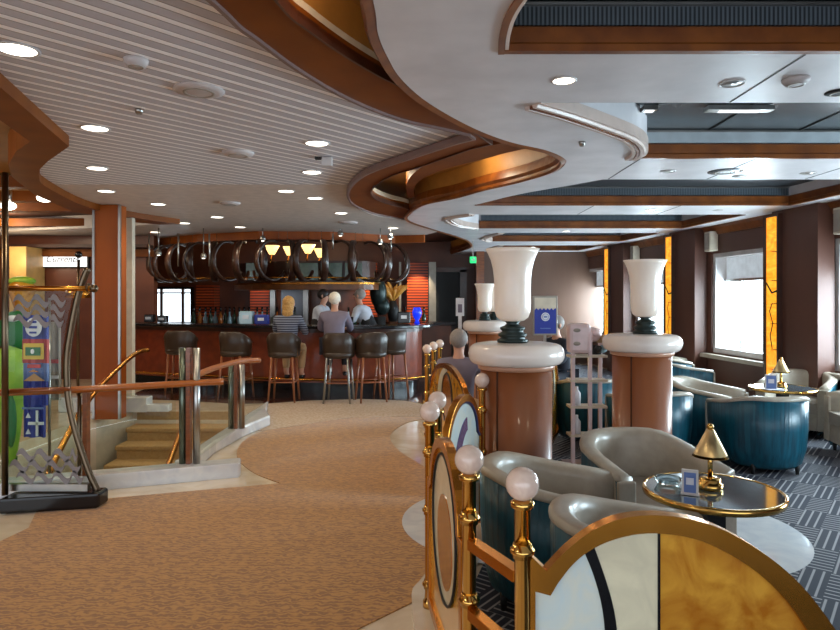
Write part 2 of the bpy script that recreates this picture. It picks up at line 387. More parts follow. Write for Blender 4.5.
# stairwell
root = thing('staircase', 'tan carpeted stairs going down inside the glass railing', 'stairs', (-3.0,8.5,0))
for i in range(9):
    z = -.17*(i+1); y1 = 8.935-.30*i; y0 = y1-.34
    mb = MB(); mb.box((-.0, (y0+y1)/2-8.5, z-.03), (1.8, .34, .06))
    st = mb.build('tread', 'stair', root, .015); 
    mb = MB(); mb.box((0, y1-.01-8.5, z+.08), (1.76, .02, .16)); mb.build('riser', 'stair', st); 
mb = MB(); mb.sweep(STAIR, [(0,-1.8),(.05,-1.8),(.05,-.121),(0,-.121)], True); struct('trim_2', mb, 'cream')
mb = MB(); mb.box((-3.2,7,-1.85),(2.6,4.2,.06)); struct('trim_3', mb, 'stair')
# curbs
mb = MB(); mb.slab([[(-4.6,4.72),(-3.45,4.9),(-1.55,5.62),(-1.6,5.82),(-3.5,5.1),(-4.6,4.9)]], 0, .125); struct('trim_4', mb, 'marble_w', bevel=.02)
mb = MB(); mb.slab([[(-2.16,5.7),(-2.0,5.7),(-2.04,6.5),(-1.97,7.2),(-1.82,7.9),(-1.96,8.3),(-2.12,9.1)]], 0, .125); struct('trim_5', mb, 'marble_w', bevel=.02)

# ================================================================== CEILING
ZT, ZS, ZB, ZU = 2.47, 2.40, 2.43, 2.64
mark()
ceil_top = MB(); ceil_top.box((-2.3,2.1,ZU+.03),(14.4,10.2,.06)); struct('ceiling', ceil_top, 'tan')
mb = MB(); mb.box((-2.3,9.95,ZU+.03),(14.4,5.5,.06)); struct('trim_6', mb, 'bar_ceil')
# S : smooth white soffit with coffers
S_edge = [(-.1,-3),(-.17,.2),(-.17,1.2)]+GP([(373,0),(378,34),(388,58),(402,80),(430,104),(473,128),(510,142),(545,150),(562,157),(566,163),(555,172),(523,182),(484,191),(459,198),(426,205),(411,214),(410,221),(436,230),(459,237),(470,242),(471,248),(452,254)],ZS)
S_edge = cat_rom(S_edge, 5)
XR = lambda D: WX(D)-.30
def coffer(left, D0, D1, xr0=None, xr1=None):
    # loop counter-clockwise : near-left ... near-right, far-right, far-left, back along the left curve
    return [(xr0 or XR(D0), D0), (xr1 or XR(D1), D1)]+left      # left runs far -> near
c1l = cat_rom([(.276,2.25),(.262,2.1),(.262,1.95),(.285,1.80),(.36,1.5),(.55,1.15)],4)
c2l = cat_rom([(1.325,3.95),(1.325,3.82),(1.26,3.62),(1.14,3.42),(.93,3.2),(.70,2.98),(.52,2.83)],5)
c3l = cat_rom([(.50,5.95),(.80,5.35),(1.115,4.93),(1.31,4.66)],4)
c4l = cat_rom([(.72,7.89),(.49,7.56),(.36,7.1),(.37,6.85),(.556,6.62)],4)
c5l = cat_rom([(1.08,9.7),(.95,9.3),(1.0,8.8),(1.1,8.5)],3)
c6l = cat_rom([(1.4,11.6),(1.25,11.2),(1.35,10.5)],3)
COFF = [coffer(c1l,1.15,2.25), coffer(c2l,2.83,3.95), coffer(c3l,4.66,5.95), coffer(c4l,6.62,7.89), coffer(c5l,8.5,9.7), coffer(c6l,10.5,11.6)]
mb = MB(); mb.slab([S_edge+[(.7,12.65),(4.3,12.65),(4.3,-3)]]+COFF, ZS, ZU); struct('trim_7', mb, 'white')
# wood trim of the coffers and grilles on their far faces
for i, (loop, left) in enumerate(zip(COFF, (c1l,c2l,c3l,c4l,c5l,c6l))):
    D0 = loop[0][1]; D1 = loop[1][1]
    x_l = left[0][0]
    mb = MB()
    mb.sweep([loop[0], loop[1], left[0]], [(0,ZS-.006),(.03,ZS-.006),(.03,ZS+.018),(.024,ZS+.026),(.024,ZS+.078),(.014,ZS+.086),(0,ZS+.086)])
    struct('trim_%d' % (10+i*4), mb, 'wood_h')
    mb = MB(); xr = loop[1][0]
    mb.box(((x_l+xr)/2, D1-.008, ZS+.122), (abs(xr-x_l)-.04, .016, .066))
    struct('trim_%d' % (11+i*4), mb, 'grilled' if i != 1 else 'pale_panel')
    mb = MB(); mb.box(((x_l+xr)/2, D1-.014, ZS+.158), (abs(xr-x_l)-.04, .03, .01)); struct('trim_%d' % (12+i*4), mb, 'steel')
    # moulding of the curved left end
    if i == 2: left_ = None
    mb = MB(); mb.sweep(left, [(-.006,ZS-.008),(.016,ZS-.008),(.016,ZS+.08),(-.006,ZS+.08)] if i == 0 else [(-.085,ZS-.004),(-.082,ZS-.016),(-.062,ZS-.018),(-.058,ZS-.006),(-.04,ZS-.006),(-.036,ZS-.016),(-.014,ZS-.018),(-.008,ZS-.006),(.008,ZS-.006),(.008,ZS+.05),(-.085,ZS+.01)])
    if i == 1:
        m2 = MB(); m2.sweep(left, [(-.056,ZS-.017),(-.042,ZS-.017),(-.042,ZS),(-.056,ZS)]); struct('trim_77', m2, 'wood_h')
    if i != 2: struct('trim_%d' % (13+i*4), mb, 'wood_h' if i in (0,) else 'pink_mould')
    mb = MB(); mb.slab([loop], ZS+.17, ZS+.18)
    struct('trim_%d' % (40+i), mb, 'grille2' if i in (0,2) else 'recess')
mb = MB(); mb.sweep(c1l, [(.018,ZS-.003),(.03,ZS-.003),(.03,ZS+.14),(.018,ZS+.14)]); struct('trim_46', mb, 'stone')
# ceiling panel joints
k = 50
for (x, a, b_) in ((1.345,2.27,2.82),(2.0,2.27,2.82),(1.345,3.97,4.64),(2.05,3.97,4.64),(2.75,3.97,4.64),(1.6,5.97,6.6),(2.4,5.97,6.6)):
    mb = MB(); mb.box((x,(a+b_)/2,ZS-.0005),(.006,b_-a,.003)); struct('trim_%d' % k, mb, 'blackm'); k += 1
for x in (1.25,1.75,2.3,2.85):
    mb = MB(); mb.box((x,3.39,ZS+.167),(.008,1.1,.006)); struct('trim_%d' % k, mb, 'blackm'); k += 1
# dark wood edge of the soffit
mb = MB(); mb.sweep(S_edge, [(0,ZS+.004),(.03,ZS-.008),(.04,ZS+.006),(.03,ZS+.03),(.05,ZS+.05),(.035,ZS+.115),(0,ZS+.115)]); struct('trim_61', mb, 'wood_h')
mb = MB(); mb.sweep(S_edge, [(0,ZS+.116),(.012,ZS+.116),(.03,ZU),(0,ZU)]); struct('trim_74', mb, 'tan')
# T : slatted ceiling + smooth continuation
T_r = [(-.72,-3),(-.82,.2),(-.76,1.2)]+GP([(212,0),(238,26),(256,39),(298,71),(348,100),(398,120),(438,129),(468,136)],ZT)
T_ring = GP([(459,143),(440,149),(408,159),(378,170),(357,181)],ZT)
LH = [(-3.2,1.2)]+GP([(-80,20),(0,83),(68,143),(50,156)],ZT)+cat_rom(GP([(42,165),(40,174),(48,184),(85,203),(130,214),(178,222)],ZT),4)+GP([(120,227),(0,231)],ZT)+[(-8.7,9.0),(-8.7,1.2)]
DJ = 5.27
slat = cat_rom(T_r+T_ring, 4)
# joint line between slats and smooth zone
slat_poly = slat+[(-.95,DJ),(-3.7,DJ)]+GP([(42,178),(40,174)],ZT)[:0]
rightT = slat+cat_rom([G(357,181,ZT)]+GP([(348,194),(352,205),(376,216),(407,221),(425,228),(437,232)],ZT),4)[1:]
farT = GP([(425,235),(395,236),(330,232),(260,231.5),(200,234.5),(140,241),(100,246),(-60,246)],ZT)
outer = rightT+farT+[(-9,10.5),(-9,-3)]
# clip helper : keep D<DJ or D>DJ
def clip(poly, y, below):
    out = []
    for i in range(len(poly)):
        p, q = poly[i-1], poly[i]
        ip = (p[1] < y) == below; iq = (q[1] < y) == below
        if ip != iq:
            t = (y-p[1])/(q[1]-p[1]); out.append((p[0]+(q[0]-p[0])*t, y))
        if iq: out.append(q)
    return out
# join the left opening to the outer border so that each half stays a simple polygon
def half(below):
    o = clip(outer, DJ, below); h = clip(LH, DJ, below)
    return o, h
# near half : outer border with the opening cut away on the left (opening touches x=-8.7)
h = clip(LH, DJ, True); o = clip(outer, DJ, True)
mb = MB()
# build by scanning strips : robust against the touching loops
def inside(poly, x, y):
    c = False
    for i in range(len(poly)):
        (x1,y1),(x2,y2) = poly[i-1], poly[i]
        if (y1 > y) != (y2 > y) and x < (x2-x1)*(y-y1)/(y2-y1)+x1: c = not c
    return c
def cross_x(poly, y):
    xs = []
    for i in range(len(poly)):
        (x1,y1),(x2,y2) = poly[i-1], poly[i]
        if (y1 > y) != (y2 > y): xs.append((x2-x1)*(y-y1)/(y2-y1)+x1)
    return sorted(xs)
mb = MB(); mb.slab([outer, LH], ZT, ZU); t_obj = struct('trim_62', mb, 'slats')
t_obj.data.materials.append(mat('smooth_warm_ceiling', (214,200,190), .45))
import bmesh
bm = bmesh.new(); bm.from_mesh(t_obj.data)
bmesh.ops.bisect_plane(bm, geom=bm.verts[:]+bm.edges[:]+bm.faces[:], plane_co=(0,DJ,0), plane_no=(0.0,1,0))
for f in bm.faces:
    if f.calc_center_median().y > DJ: f.material_index = 1
bm.to_mesh(t_obj.data); bm.free()
# wood band B
B_o = cat_rom([(-.70,-3),(-.80,.2),(-.75,1.2)]+GP([(214,0),(240,25),(258,38),(300,69),(350,98),(400,118),(440,127),(470,134)],ZB),4)+cat_rom(GP([(475,138),(459,142),(440,148),(410,158),(380,168),(360,178),(349,192),(354,204),(378,214),(408,219)],ZB),4)
B_i = cat_rom(GP([(413,212),(407,208),(390,204),(375,198),(371,191),(378,183),(394,174),(420,166),(442,158),(471,148)],ZB),4)+cat_rom(GP([(492,143),(440,108),(399,84),(381,75),(347,55),(310,29),(278,0)],ZB)+[(-.5,1.2),(-.52,.2),(-.45,-3)],4)
mb = MB(); mb.slab([B_o+B_i], ZB, ZB+.05); struct('trim_63', mb, 'wood_band')
mb = MB(); mb.sweep(B_o, [(-.004,ZB-.012),(.012,ZB-.012),(.02,ZB),(.02,ZB+.03),(-.004,ZB+.03)]); struct('trim_64', mb, mat('pinkish_grey_bead', (130,104,98), .35))
mb = MB(); mb.sweep(B_i, [(-.006,ZB-.01),(.004,ZB-.01),(.004,ZB+.03),(-.006,ZB+.03)]); struct('trim_65', mb, 'wood_dark')
nb = len(B_i)//2
mb = MB(); mb.sweep(B_i[nb:], [(-.001,ZB+.03),(-.01,ZB+.03),(-.03,ZB+.075),(-.0,ZB+.075)]); struct('trim_66', mb, 'cream')  # cream colour paints the lit lower edge of the cove wall
mb = MB(); mb.sweep(B_i[nb:], [(-.001,ZB+.0755),(-.028,ZB+.0755),(-.045,ZU),(-.0,ZU)]); struct('trim_78', mb, 'tan')
mb = MB(); mb.sweep(B_i[:16], [(-.001,ZB+.05),(-.01,ZB+.05),(-.03,ZB+.09),(-.0,ZB+.09)]); struct('trim_75', mb, 'cream')  # narrow lit edge of the lower cove, put in as cream colour
# dark rib inside the lower cove
R_o = cat_rom(GP([(520,139),(480,148),(459,152),(430,163),(413,174),(406,186),(408,198)],2.5),4)
R_i = cat_rom(GP([(415,197),(414,188),(424,178),(445,169),(480,160),(510,152),(540,146)],2.5),4)
mb = MB(); mb.slab([R_o+R_i], 2.5, 2.555); struct("trim_67", mb, "wood_band")
mb = MB(); mb.slab([R_o+R_i], 2.5551, ZU); struct('trim_76', mb, 'tan')
# left opening : wood band and beams
LB_o = GP([(-70,22),(0,82),(69,143),(48,158)],ZB)+cat_rom(GP([(40,166),(39,174),(46,184),(85,204),(130,215),(180,222.5)],ZB),4)
LB_i = GP([(160,223),(120,219),(72,209),(34,192),(12,174),(8,162),(16,148),(30,138),(0,116),(-60,75)],ZB)
mb = MB(); mb.slab([LB_o+LB_i], ZB-.02, ZU-.03); struct('trim_68', mb, 'wood_band')
for q, (y, zz) in enumerate(((187,2.52),(201,2.50),(211,2.50),(226,2.5))):
    D = (zz-EYE)*F/(HY-y); x1 = (66,95,120,140)[q]
    mb = MB(); X1 = (x1-420)/F*D
    mb.box(((X1-8.6)/2, D+.06, zz+.05),(X1+8.6,.14,.1)); struct('trim_%d' % (69+q), mb, 'wood_band')
mb = MB(); mb.sweep(farT, [(.0,ZT-.11),(.05,ZT-.11),(.05,ZU),(0,ZU)]); struct('trim_73', mb, 'pillar_wood')

rescale(KC)
for o in [x for x in bpy.data.objects if x.name.startswith('trim') or x.name == 'ceiling']: pass
# ================================================================== WALLS
mark()
# right window wall, built in (D, z) and mapped along its slant; openings for the windows
def TW(off=0):
    return lambda a, b, h: (WX(a)+h+off, a, b)
wins = [[(a,.90),(b_,.90),(b_,2.08),(a,2.08)] for a, b_ in WINS]
mb = MB(); mb.slab([[(-3,0),(14,0),(14,2.66),(-3,2.66)]]+wins, 0, .22, TW()); struct('wall_right', mb, 'wall')
for i, (a, b_) in enumerate(WINS):
    mb = MB(); mb.slab([[(a,.90),(b_,.90),(b_,2.08),(a,2.08)],[(a+.09,.96),(b_-.05,.96),(b_-.05,2.03),(a+.09,2.03)]], .02, .20, TW()); w_ = struct('window_%d' % (i+1), mb, 'frame_w')
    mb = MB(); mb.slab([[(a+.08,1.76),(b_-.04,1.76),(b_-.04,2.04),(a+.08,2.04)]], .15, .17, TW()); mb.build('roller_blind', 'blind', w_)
    mb = MB()
    mb.slab([[(a+.08,1.745),(b_-.04,1.745),(b_-.04,1.775),(a+.08,1.775)]], .13, .18, TW()); mb.build('blind_bar', 'steel', w_)
    mb = MB(); mb.slab([[(b_-.34,.95),(b_-.315,.95),(b_-.315,1.76),(b_-.34,1.76)]], .15, .17, TW()); mb.build('mullion', 'steel', w_)
    mb = MB(); mb.slab([[(a+.08,.95),(b_-.04,.95),(b_-.04,2.04),(a+.08,2.04)]], .192, .196, TW()); mb.build('pane', 'pane', w_)
    mb = MB(); mb.slab([[(a-.3,.84),(b_+.25,.84),(b_+.25,.885),(a-.3,.885)]], -.09, .02, TW()); mb.build('window_sill', 'leather', w_)
# sea horizon outside: a faint pale strip of deck with a rail
mb = MB(); mb.box((5.6,5,.55),(3.0,24,.1)); struct('trim_80', mb, 'frame_w')
# pilasters with art-glass strips and wall speakers
LB = ['nearest', 'second nearest', 'middle', 'farthest']
for i, D in enumerate((4.22, 6.30, 8.40, 10.5)):
    mb = MB(); mb.slab([[(D-.50,0),(D+.14,0),(D+.14,2.66),(D-.50,2.66)]], -.15, .0, TW()); struct('trim_%d' % (81+i), mb, 'wall')
    s_ = thing('glass_light_strip', '%s backlit amber stained-glass strip on the window-wall pilaster' % (('frontmost (out at right)','tallest, rightmost','middle','leftmost, smallest')[i]), 'wall light', (WX(D)-.15, D, 0), 0, 'amber glass strips between the windows')
    mb = MB(); mb.slab([[(-.0,.72),(.17,.72),(.17,2.345),(-.0,2.345)]], -.035, 0, lambda a,b,h: (h-.1*a, a, b)); mb.build('panel_glass', 'strip', s_)
    mb = MB()
    mb.slab([[(-.02,.69),(.21,.69),(.21,2.37),(-.02,2.37)],[(.0,.72),(.17,.72),(.17,2.345),(.0,2.345)]], -.045, 0, lambda a,b,h: (h-.1*a, a, b)); mb.build('frame', 'wood_dark', s_)
    mb = MB()
    for z in (2.0,1.72,1.5,1.30,1.05,.85): mb.tube([(-.038,.0,z),(-.045,.17,z+.02*((int(z*100)) % 3-1))], .004, 6)
    mb.tube([(-.04,.0,1.62),(-.046,.08,1.60),(-.05,.17,1.70)], .009, 6); mb.tube([(-.04,.08,1.5),(-.045,.12,1.42),(-.04,.07,1.3),(-.045,.11,1.18),(-.04,.08,1.05)], .007, 6)
    mb.build('leading', 'blackm', s_)
    sp = thing('wall_speaker', 'beige box speaker high on the wall just right of the %s amber strip' % (('frontmost','tallest','middle','smallest')[i]), 'speaker', (WX(D-.68), D-.68, 0), 0, 'beige wall speakers')
    mb = MB(); mb.box((-.05,0,2.22),(.10,.15,.23)); mb.build('cabinet', 'cream', sp, .008)
    mb = MB(); mb.box((-.103,0,2.22),(.006,.12,.19)); mb.build('speaker_grille', 'cushion', sp)
# crown moulding along the wall
mb = MB(); mb.sweep([(WX(13.8),13.8),(WX(-3),-3)], [(0,ZS-.10),(-.02,ZS-.10),(-.05,ZS-.03),(-.08,ZS-.0),(0,ZS)]); 
for v in range(len(mb.v)): pass
struct('trim_90', mb, 'wood_h')
rescale(KC)
mark()
# far walls
win_b = [(-6.05,1.03),(-4.93,1.03),(-4.93,1.74),(-6.05,1.74)]
TF = lambda a, b, h: (a, 14+h, b)
mb = MB(); mb.slab([[(-9,0),(4.2,0),(4.2,2.8),(-9,2.8)], win_b], 0, .2, TF); struct('wall_back', mb, 'wall_far')
mb = MB(); mb.slab([[(-6.1,.98),(-4.88,.98),(-4.88,1.79),(-6.1,1.79)], win_b], -.05, .02, TF); w_ = struct('window_6', mb, 'black')
mb = MB()
for x in (-5.56,-5.1): mb.box((x,14.0,1.385),(.06,.06,.71))
mb.box((-5.5,14.0,1.66),(1.12,.04,.03)); mb.build('mullion', 'steel', w_)
mb = MB(); mb.box((-9.1,5.5,1.4),(.2,17,2.8)); struct('wall_left', mb, 'wall_far')
# brown partition at the left behind the stairs
mb = MB(); mb.box((-6.6,10.7,1.38),(4.5,.15,2.76)); struct('wall_left_inner', mb, 'wall_far')
mb = MB(); mb.box((-6.6,10.58,2.28),(4.5,.1,.12)); struct('trim_91', mb, 'wood_band')
mb = MB(); mb.box((-6.6,10.45,2.38),(4.5,.3,.05)); struct('trim_92', mb, 'bar_ceil')
mb = MB(); mb.box((-6.25,10.35,1.4),(.26,.5,1.9)); struct('trim_93', mb, mat('lit_gold_pillar', (206,160,92), .4))
light('pillar_light', 'POINT', (-6.2,9.8,2.15), 8, WARM, .05)
# grey-brown wall panel behind the big urn
mb = MB(); mb.box((2.65,13.3,1.3),(2.9,.12,2.5)); struct('wall_back_right', mb, 'wall_urn')
mb = MB(); mb.box((1.22,13.25,1.25),(.16,.2,2.5)); struct('trim_94', mb, 'wood')
mb = MB(); mb.box((.53,13.85,1.05),(.62,.12,2.1)); d_ = struct('door_1', mb, 'blackm')
mb = MB(); mb.box((.14,13.86,1.05),(.14,.14,2.2)); mb.box((.92,13.86,1.05),(.14,.14,2.2)); mb.box((.53,13.86,2.15),(.92,.14,.1)); struct('trim_95', mb, 'wood_dark')

rescale(KB)
# ================================================================== COLUMNS
def round_column(c, lab, n):
    t = thing('round_pillar', lab, 'pillar', (c[0],c[1],0), 0, 'round wooden pillars with stone rings')
    mb = MB(); mb.lathe([(.255,.012),(.255,.10),(.245,.11),(.245,1.075)], n=48); mb.build('shaft', 'col_wood', t)
    mb = MB(); mb.lathe([(.245,1.06),(.262,1.065),(.266,1.085),(.262,1.10),(.20,1.10)], n=48); mb.build('collar', 'collar', t)
    pr = [(.18,1.09),(.27,1.095)]+[(.275+.055*cos(a), 1.165+.07*sin(a)) for a in [radians(-80+20*i) for i in range(9)]]+[(.25,1.24),(.0,1.243)]
    mb = MB(); mb.lathe(pr, n=48); mb.build('stone_ring', 'stone', t)
    mb = MB(); mb.box((-.246*cos(.9),-.246*sin(.9),.6),(.004,.012,.93), rz=.9); mb.build('joint', 'wood_dark', t)
    return t
round_column(C1, 'nearest round wood pillar with a white stone ring, carrying the big frosted urn', 0)
round_column(C2, 'round wood pillar behind the armchairs, second nearest, topped by a white ring', 1)
round_column(C3, 'small distant round wood pillar carrying two pale urns', 2)
def urn(c, s, lab):
    t = thing('urn_lamp', lab, 'lamp', (c[0],c[1],1.244), 0, 'frosted white urn lamps on the pillars')
    mb = MB(); mb.lathe([(.105*s,0),(.105*s,.02*s),(.08*s,.03*s),(.098*s,.045*s),(.098*s,.06*s),(.07*s,.075*s),(.085*s,.09*s),(.085*s,.105*s),(.055*s,.115*s),(.04*s,.13*s),(.055*s,.145*s),(.0,.146*s)], n=32); mb.build('base', 'darkgreen', t)
    o = [(.05,.145),(.08,.15),(.108,.172),(.122,.21),(.126,.27),(.125,.36),(.127,.44),(.135,.51),(.15,.57),(.17,.615),(.188,.645)]
    i = [(r_-.01, z) for r_, z in reversed(o[1:])]
    mb = MB(); mb.lathe([(a*s,z*s) for a, z in o]+[(a*s,z*s) for a, z in i]+[(0,.17*s)], n=40); mb.build('urn_shade', 'urn_glow', t)
urn((.640,4.5), 1.0, 'largest frosted urn lamp on the nearest round pillar')
urn((1.94,5.6), .98, 'frosted urn lamp on the second round pillar, near the windows')
urn((.89,8.95), .78, 'left of the two small urn lamps on the distant pillar')
urn((1.04,9.12), .78, 'right of the two small urn lamps on the distant pillar')
# left square column
t = thing('square_pillar', 'square polished wood pillar with silver edges behind the staircase', 'pillar', (-4.0,8.3,0))
mb = MB(); mb.box((0,.1,1.37),(.32,.20,2.74)); mb.build('shaft', 'pillar_wood', t)
mb = MB()
for x in (-.165,.165): mb.box((x,0,1.37),(.03,.03,2.74))
mb.build('corner_bead', 'steel', t)
t = thing('square_pillar', 'cream painted pillar just right of the polished wood pillar', 'pillar', (-4.12,9.0,0))
mb = MB(); mb.box((0,.1,1.37),(.22,.10,2.74)); mb.build('shaft', 'cream', t)
mb = MB(); mb.box((0,.1,.09),(.26,.14,.18)); mb.build('plinth', 'marble_w', t)

# ================================================================== BRASS AND GLASS RAILING
def post(x, y, lab, h=.97, n=20):
    t = thing('brass_post', lab, 'post', (x,y,.0), 0, 'brass posts with white balls')
    mb = MB(); mb.lathe([(.034,.05),(.034,.08),(.026,.09),(.024,.12),(.024,h-.045),(.034,h-.04),(.036,h-.025),(.026,h-.02)], n=n); mb.build('pole', 'brass', t)
    for z in (.16,.52,.80):
        mb = MB(); mb.lathe([(.024,z-.02),(.03,z-.02),(.03,z-.008),(.037,z-.004),(.037,z+.006),(.03,z+.01),(.028,z+.022),(.024,z+.022)], n=n); mb.build('ring', 'brass', t)
    mb = MB(); mb.ball((0,0,h+.028), .05, 28); mb.build('ball', 'ball', t)
    return t
A0 = (.304,1.93); B0 = (.168,2.22); C0 = (.048,3.16); C2_ = (.094,3.5); E0 = (.416,4.36)
post(*A0, 'frontmost brass post with a white ball, beside the large amber panel')
post(*B0, 'brass post with a white ball, second from the front')
post(*C0, 'brass post with a white ball at the walkway edge, third from the front')
post(*C2_, 'brass post with its white ball partly hidden behind the third post')
post(*E0, 'brass post with a white ball directly left of the nearest round pillar')
post(.076,7.05, 'leftmost of the small distant brass posts')
post(.155,7.5, 'middle one of the small distant brass posts')
post(.24,7.9, 'rightmost of the small distant brass posts')
def plane_frame(p0, p1):
    d = Vector((p1[0]-p0[0], p1[1]-p0[1], 0)); Lh = d.length; d.normalize(); nrm = Vector((-d.y, d.x, 0))
    T = lambda u, z, h: (d.x*u+nrm.x*h, d.y*u+nrm.y*h, z)
    return d, nrm, Lh, T
def arch_pts(L_, m_=0, n=22, zs=.70, zt=.965, r0=.13, bottom=.09):
    """outline of a panel with a straight shoulder and a round arch, inset by m_"""
    c = L_/2; R_ = c-r0*.6; zc = zs-.03
    pts = [(m_+.02,bottom+m_),(L_-m_-.02,bottom+m_),(L_-m_-.02,zs-m_)]
    a0 = math.asin(min(.9,(zs-zc)/max(R_,.01)))
    for i in range(n+1):
        a = a0+(pi-2*a0)*i/n
        pts.append((c+(R_-m_)*cos(a), zc+(zt-zc-m_)*sin(a)))
    pts.append((m_+.02, zs-m_)); return pts
def ell(cu, cz, a, b_, n=32, t0=0, t1=2*pi, full=True): return [(cu+a*cos(t0+(t1-t0)*i/n), cz+b_*sin(t0+(t1-t0)*i/n)) for i in range(n if full else n+1)]
def side_panel(p0, p1, lab, design):
    d, nrm, L_, T = plane_frame(p0, p1)
    t = thing('art_glass_panel', lab, 'glass panel', (p0[0],p0[1],0), 0)
    u0 = .03; Lp = L_-.06
    sh = lambda pts: [(u+u0, z) for u, z in pts]
    o = sh(arch_pts(Lp)); i_ = sh(arch_pts(Lp,.045))
    mb = MB(); mb.slab([o, i_], -.02, .02, T); mb.build('frame', 'brass_soft', t, .003)
    c = Lp/2+u0
    if design == 1:
        mb = MB(); mb.slab([i_, ell(c,.60,Lp*.32,.30)], -.006, .006, T); mb.build('glass_field', 'amber', t)
        mb = MB(); mb.slab([ell(c,.60,Lp*.32,.30), ell(c+.02,.55,Lp*.2,.19)], -.009, .009, T); mb.build('glass_ring', 'creamglass', t)
        mb = MB(); mb.slab([ell(c+.02,.55,Lp*.2,.19)], -.012, .012, T); mb.build('glass_oval', 'amber_d', t)
        mb = MB(); mb.tube([T(u,z,.012) for u,z in ell(c,.60,Lp*.32,.30)], .006, 6, True); mb.tube([T(u,z,-.012) for u,z in ell(c,.60,Lp*.32,.30)], .006, 6, True); mb.build('leading', 'blackm', t)
    elif design == 2:
        mb = MB(); mb.slab([i_], -.006, .006, T); mb.build('glass_field', 'blueglass', t)
        sw = ell(c+.1,.30,.34,.52,14,radians(95),radians(170),False); sw2 = ell(c+.1,.28,.24,.46,14,radians(170),radians(95),False)
        mb = MB(); mb.slab([sw+sw2], -.012, .012, T); mb.build('glass_swoosh', 'purpleglass', t)
        mb = MB(); mb.tube([T(u,z,.008) for u,z in i_[2:-1]], .012, 6); mb.tube([T(u,z,-.008) for u,z in i_[2:-1]], .012, 6); mb.build('leading', mat('navy_leading', (40,44,84), .3), t)
    else:
        R1 = ell(c,.62,.36,.30); R2 = ell(c,.66,.20,.22)
        mb = MB(); mb.slab([i_, R2], -.006, .006, T); mb.build('glass_field', 'amber', t)
        hf = [(c-.02,.98-.04)]+ell(c,.60,.42,.335,12,radians(92),radians(178),False)+[(c-.40,.55),(c-.2,.56)]+ell(c,.66,.215,.235,10,radians(205),radians(95),False)
        mb = MB(); mb.slab([hf], -.010, .010, T); mb.build('glass_crescent', 'creamglass', t)
        mb = MB(); mb.slab([R2], -.012, .012, T); mb.build('glass_oval', 'amber_d', t)
        mb = MB(); mb.tube([T(u,z,.012) for u,z in R2], .008, 6, True); mb.tube([T(u,z,-.012) for u,z in R2], .008, 6, True); mb.build('leading', 'blackm', t)
    return t
side_panel(C0, B0, 'amber glass panel with white ring and brown oval between the second and third brass posts', 1)
side_panel(C2_, E0, 'pale blue glass panel with a violet swoosh, left of the nearest round pillar', 2)
side_panel((.10,6.6), (.40,4.95), 'distant amber and cream glass panel with a brown oval, beyond the pale blue panel', 3)
side_panel((1.50,7.1), (1.06,5.7), 'amber and white glass panel partly hidden behind the nearest pillar', 3)
# short rail pieces between posts A and B
d, nrm, L_, T = plane_frame(B0, A0)
t = thing('brass_rail', 'flat brass rails joining the two frontmost posts', 'rail', (B0[0],B0[1],0))
for z in (.735,.50):
    mb = MB(); mb.slab([[(.02,z-.035),(L_-.02,z-.035),(L_-.02,z),(.02,z)]], -.02, .02, T); mb.build('flat_bar', 'brass_soft', t, .003)
# the large front panel (plane D = 1.95)
DP = 1.95
P2 = lambda x, y: ((x-420)/F*DP, EYE+(HY-y)/F*DP)
TP = lambda u, z, h: (u, h, z)
outl = [P2(522,545),P2(545,568)]+cat_rom([P2(545,568),P2(566,546),P2(590,528),P2(615,517),P2(645,512.5),P2(680,515),P2(715,525),P2(755,547),P2(790,575),P2(818,608),P2(840,645),P2(852,700),P2(850,800)],4)+[P2(850,812),P2(522,812)]
inl = [P2(534,588)]+[P2(549,592)]+cat_rom([P2(556,580),P2(572,560),P2(592,545),P2(617,535),P2(645,530.5),P2(678,533),P2(708,542),P2(745,563),P2(776,590),P2(800,622),P2(817,655),P2(828,700),P2(826,790)],4)+[P2(534,790)]
t = thing('art_glass_panel', 'large arched white and amber glass panel in the foreground with a wide brass frame', 'glass panel', (0,DP,0))
mb = MB(); mb.slab([outl, inl], -.025, .02, TP); mb.build('frame', 'brass_soft', t, .006)
def topz(x):   # inner arch height
    for i in range(1, len(inl)):
        (a, b_), (c_, d_) = inl[i-1], inl[i]; X = P2(x,0)[0]
        if min(a,c_) <= X <= max(a,c_) and i < len(inl)-1 and abs(c_-a) > 1e-6 and b_ > .2: return b_+(d_-b_)*(X-a)/(c_-a)
zb = P2(0,790)[1]
# dark curved divider from (585,548) to (612,630)
dv_l = [P2(583,550),P2(592,572),P2(600,600),P2(604,630),P2(606,680),P2(600,790)]
dv_r = [P2(593,545),P2(602,570),P2(611,600),P2(616,630),P2(618,680),P2(613,790)]
in_arc = [p for p in inl[1:-1]]
def arc_between(x0, x1): return [p for p in in_arc if P2(x0,0)[0] < p[0] < P2(x1,0)[0] and p[1] > P2(0,620)[1]]
mb = MB(); mb.slab([[P2(534,588),P2(549,592)]+[p for p in arc_between(550,583)]+cat_rom(dv_l,3)+[P2(534,790)]], -.008, .008, TP); mb.build('pale_blue_pane', 'blueglass', t)
mb = MB(); mb.slab([cat_rom(dv_l,3)+cat_rom(dv_r,3)[::-1]], -.012, .012, TP); mb.build('divider', 'black', t)
mb = MB(); mb.slab([cat_rom(dv_r,3)[::-1]+arc_between(594,656)+[P2(656.5,531),P2(656.5,790)]], -.008, .008, TP); mb.build('cream_pane', 'creamglass', t)
mb = MB(); mb.slab([[P2(656.5,531),P2(659,531),P2(659,790),P2(656.5,790)]], -.012, .012, TP); mb.build('thin_divider', 'black', t)
mb = MB(); mb.slab([[P2(659,531)]+[p for p in in_arc if p[0] > P2(660,0)[0]]+[P2(659,790)]], -.008, .008, TP); mb.build('amber_pane', 'amber', t)

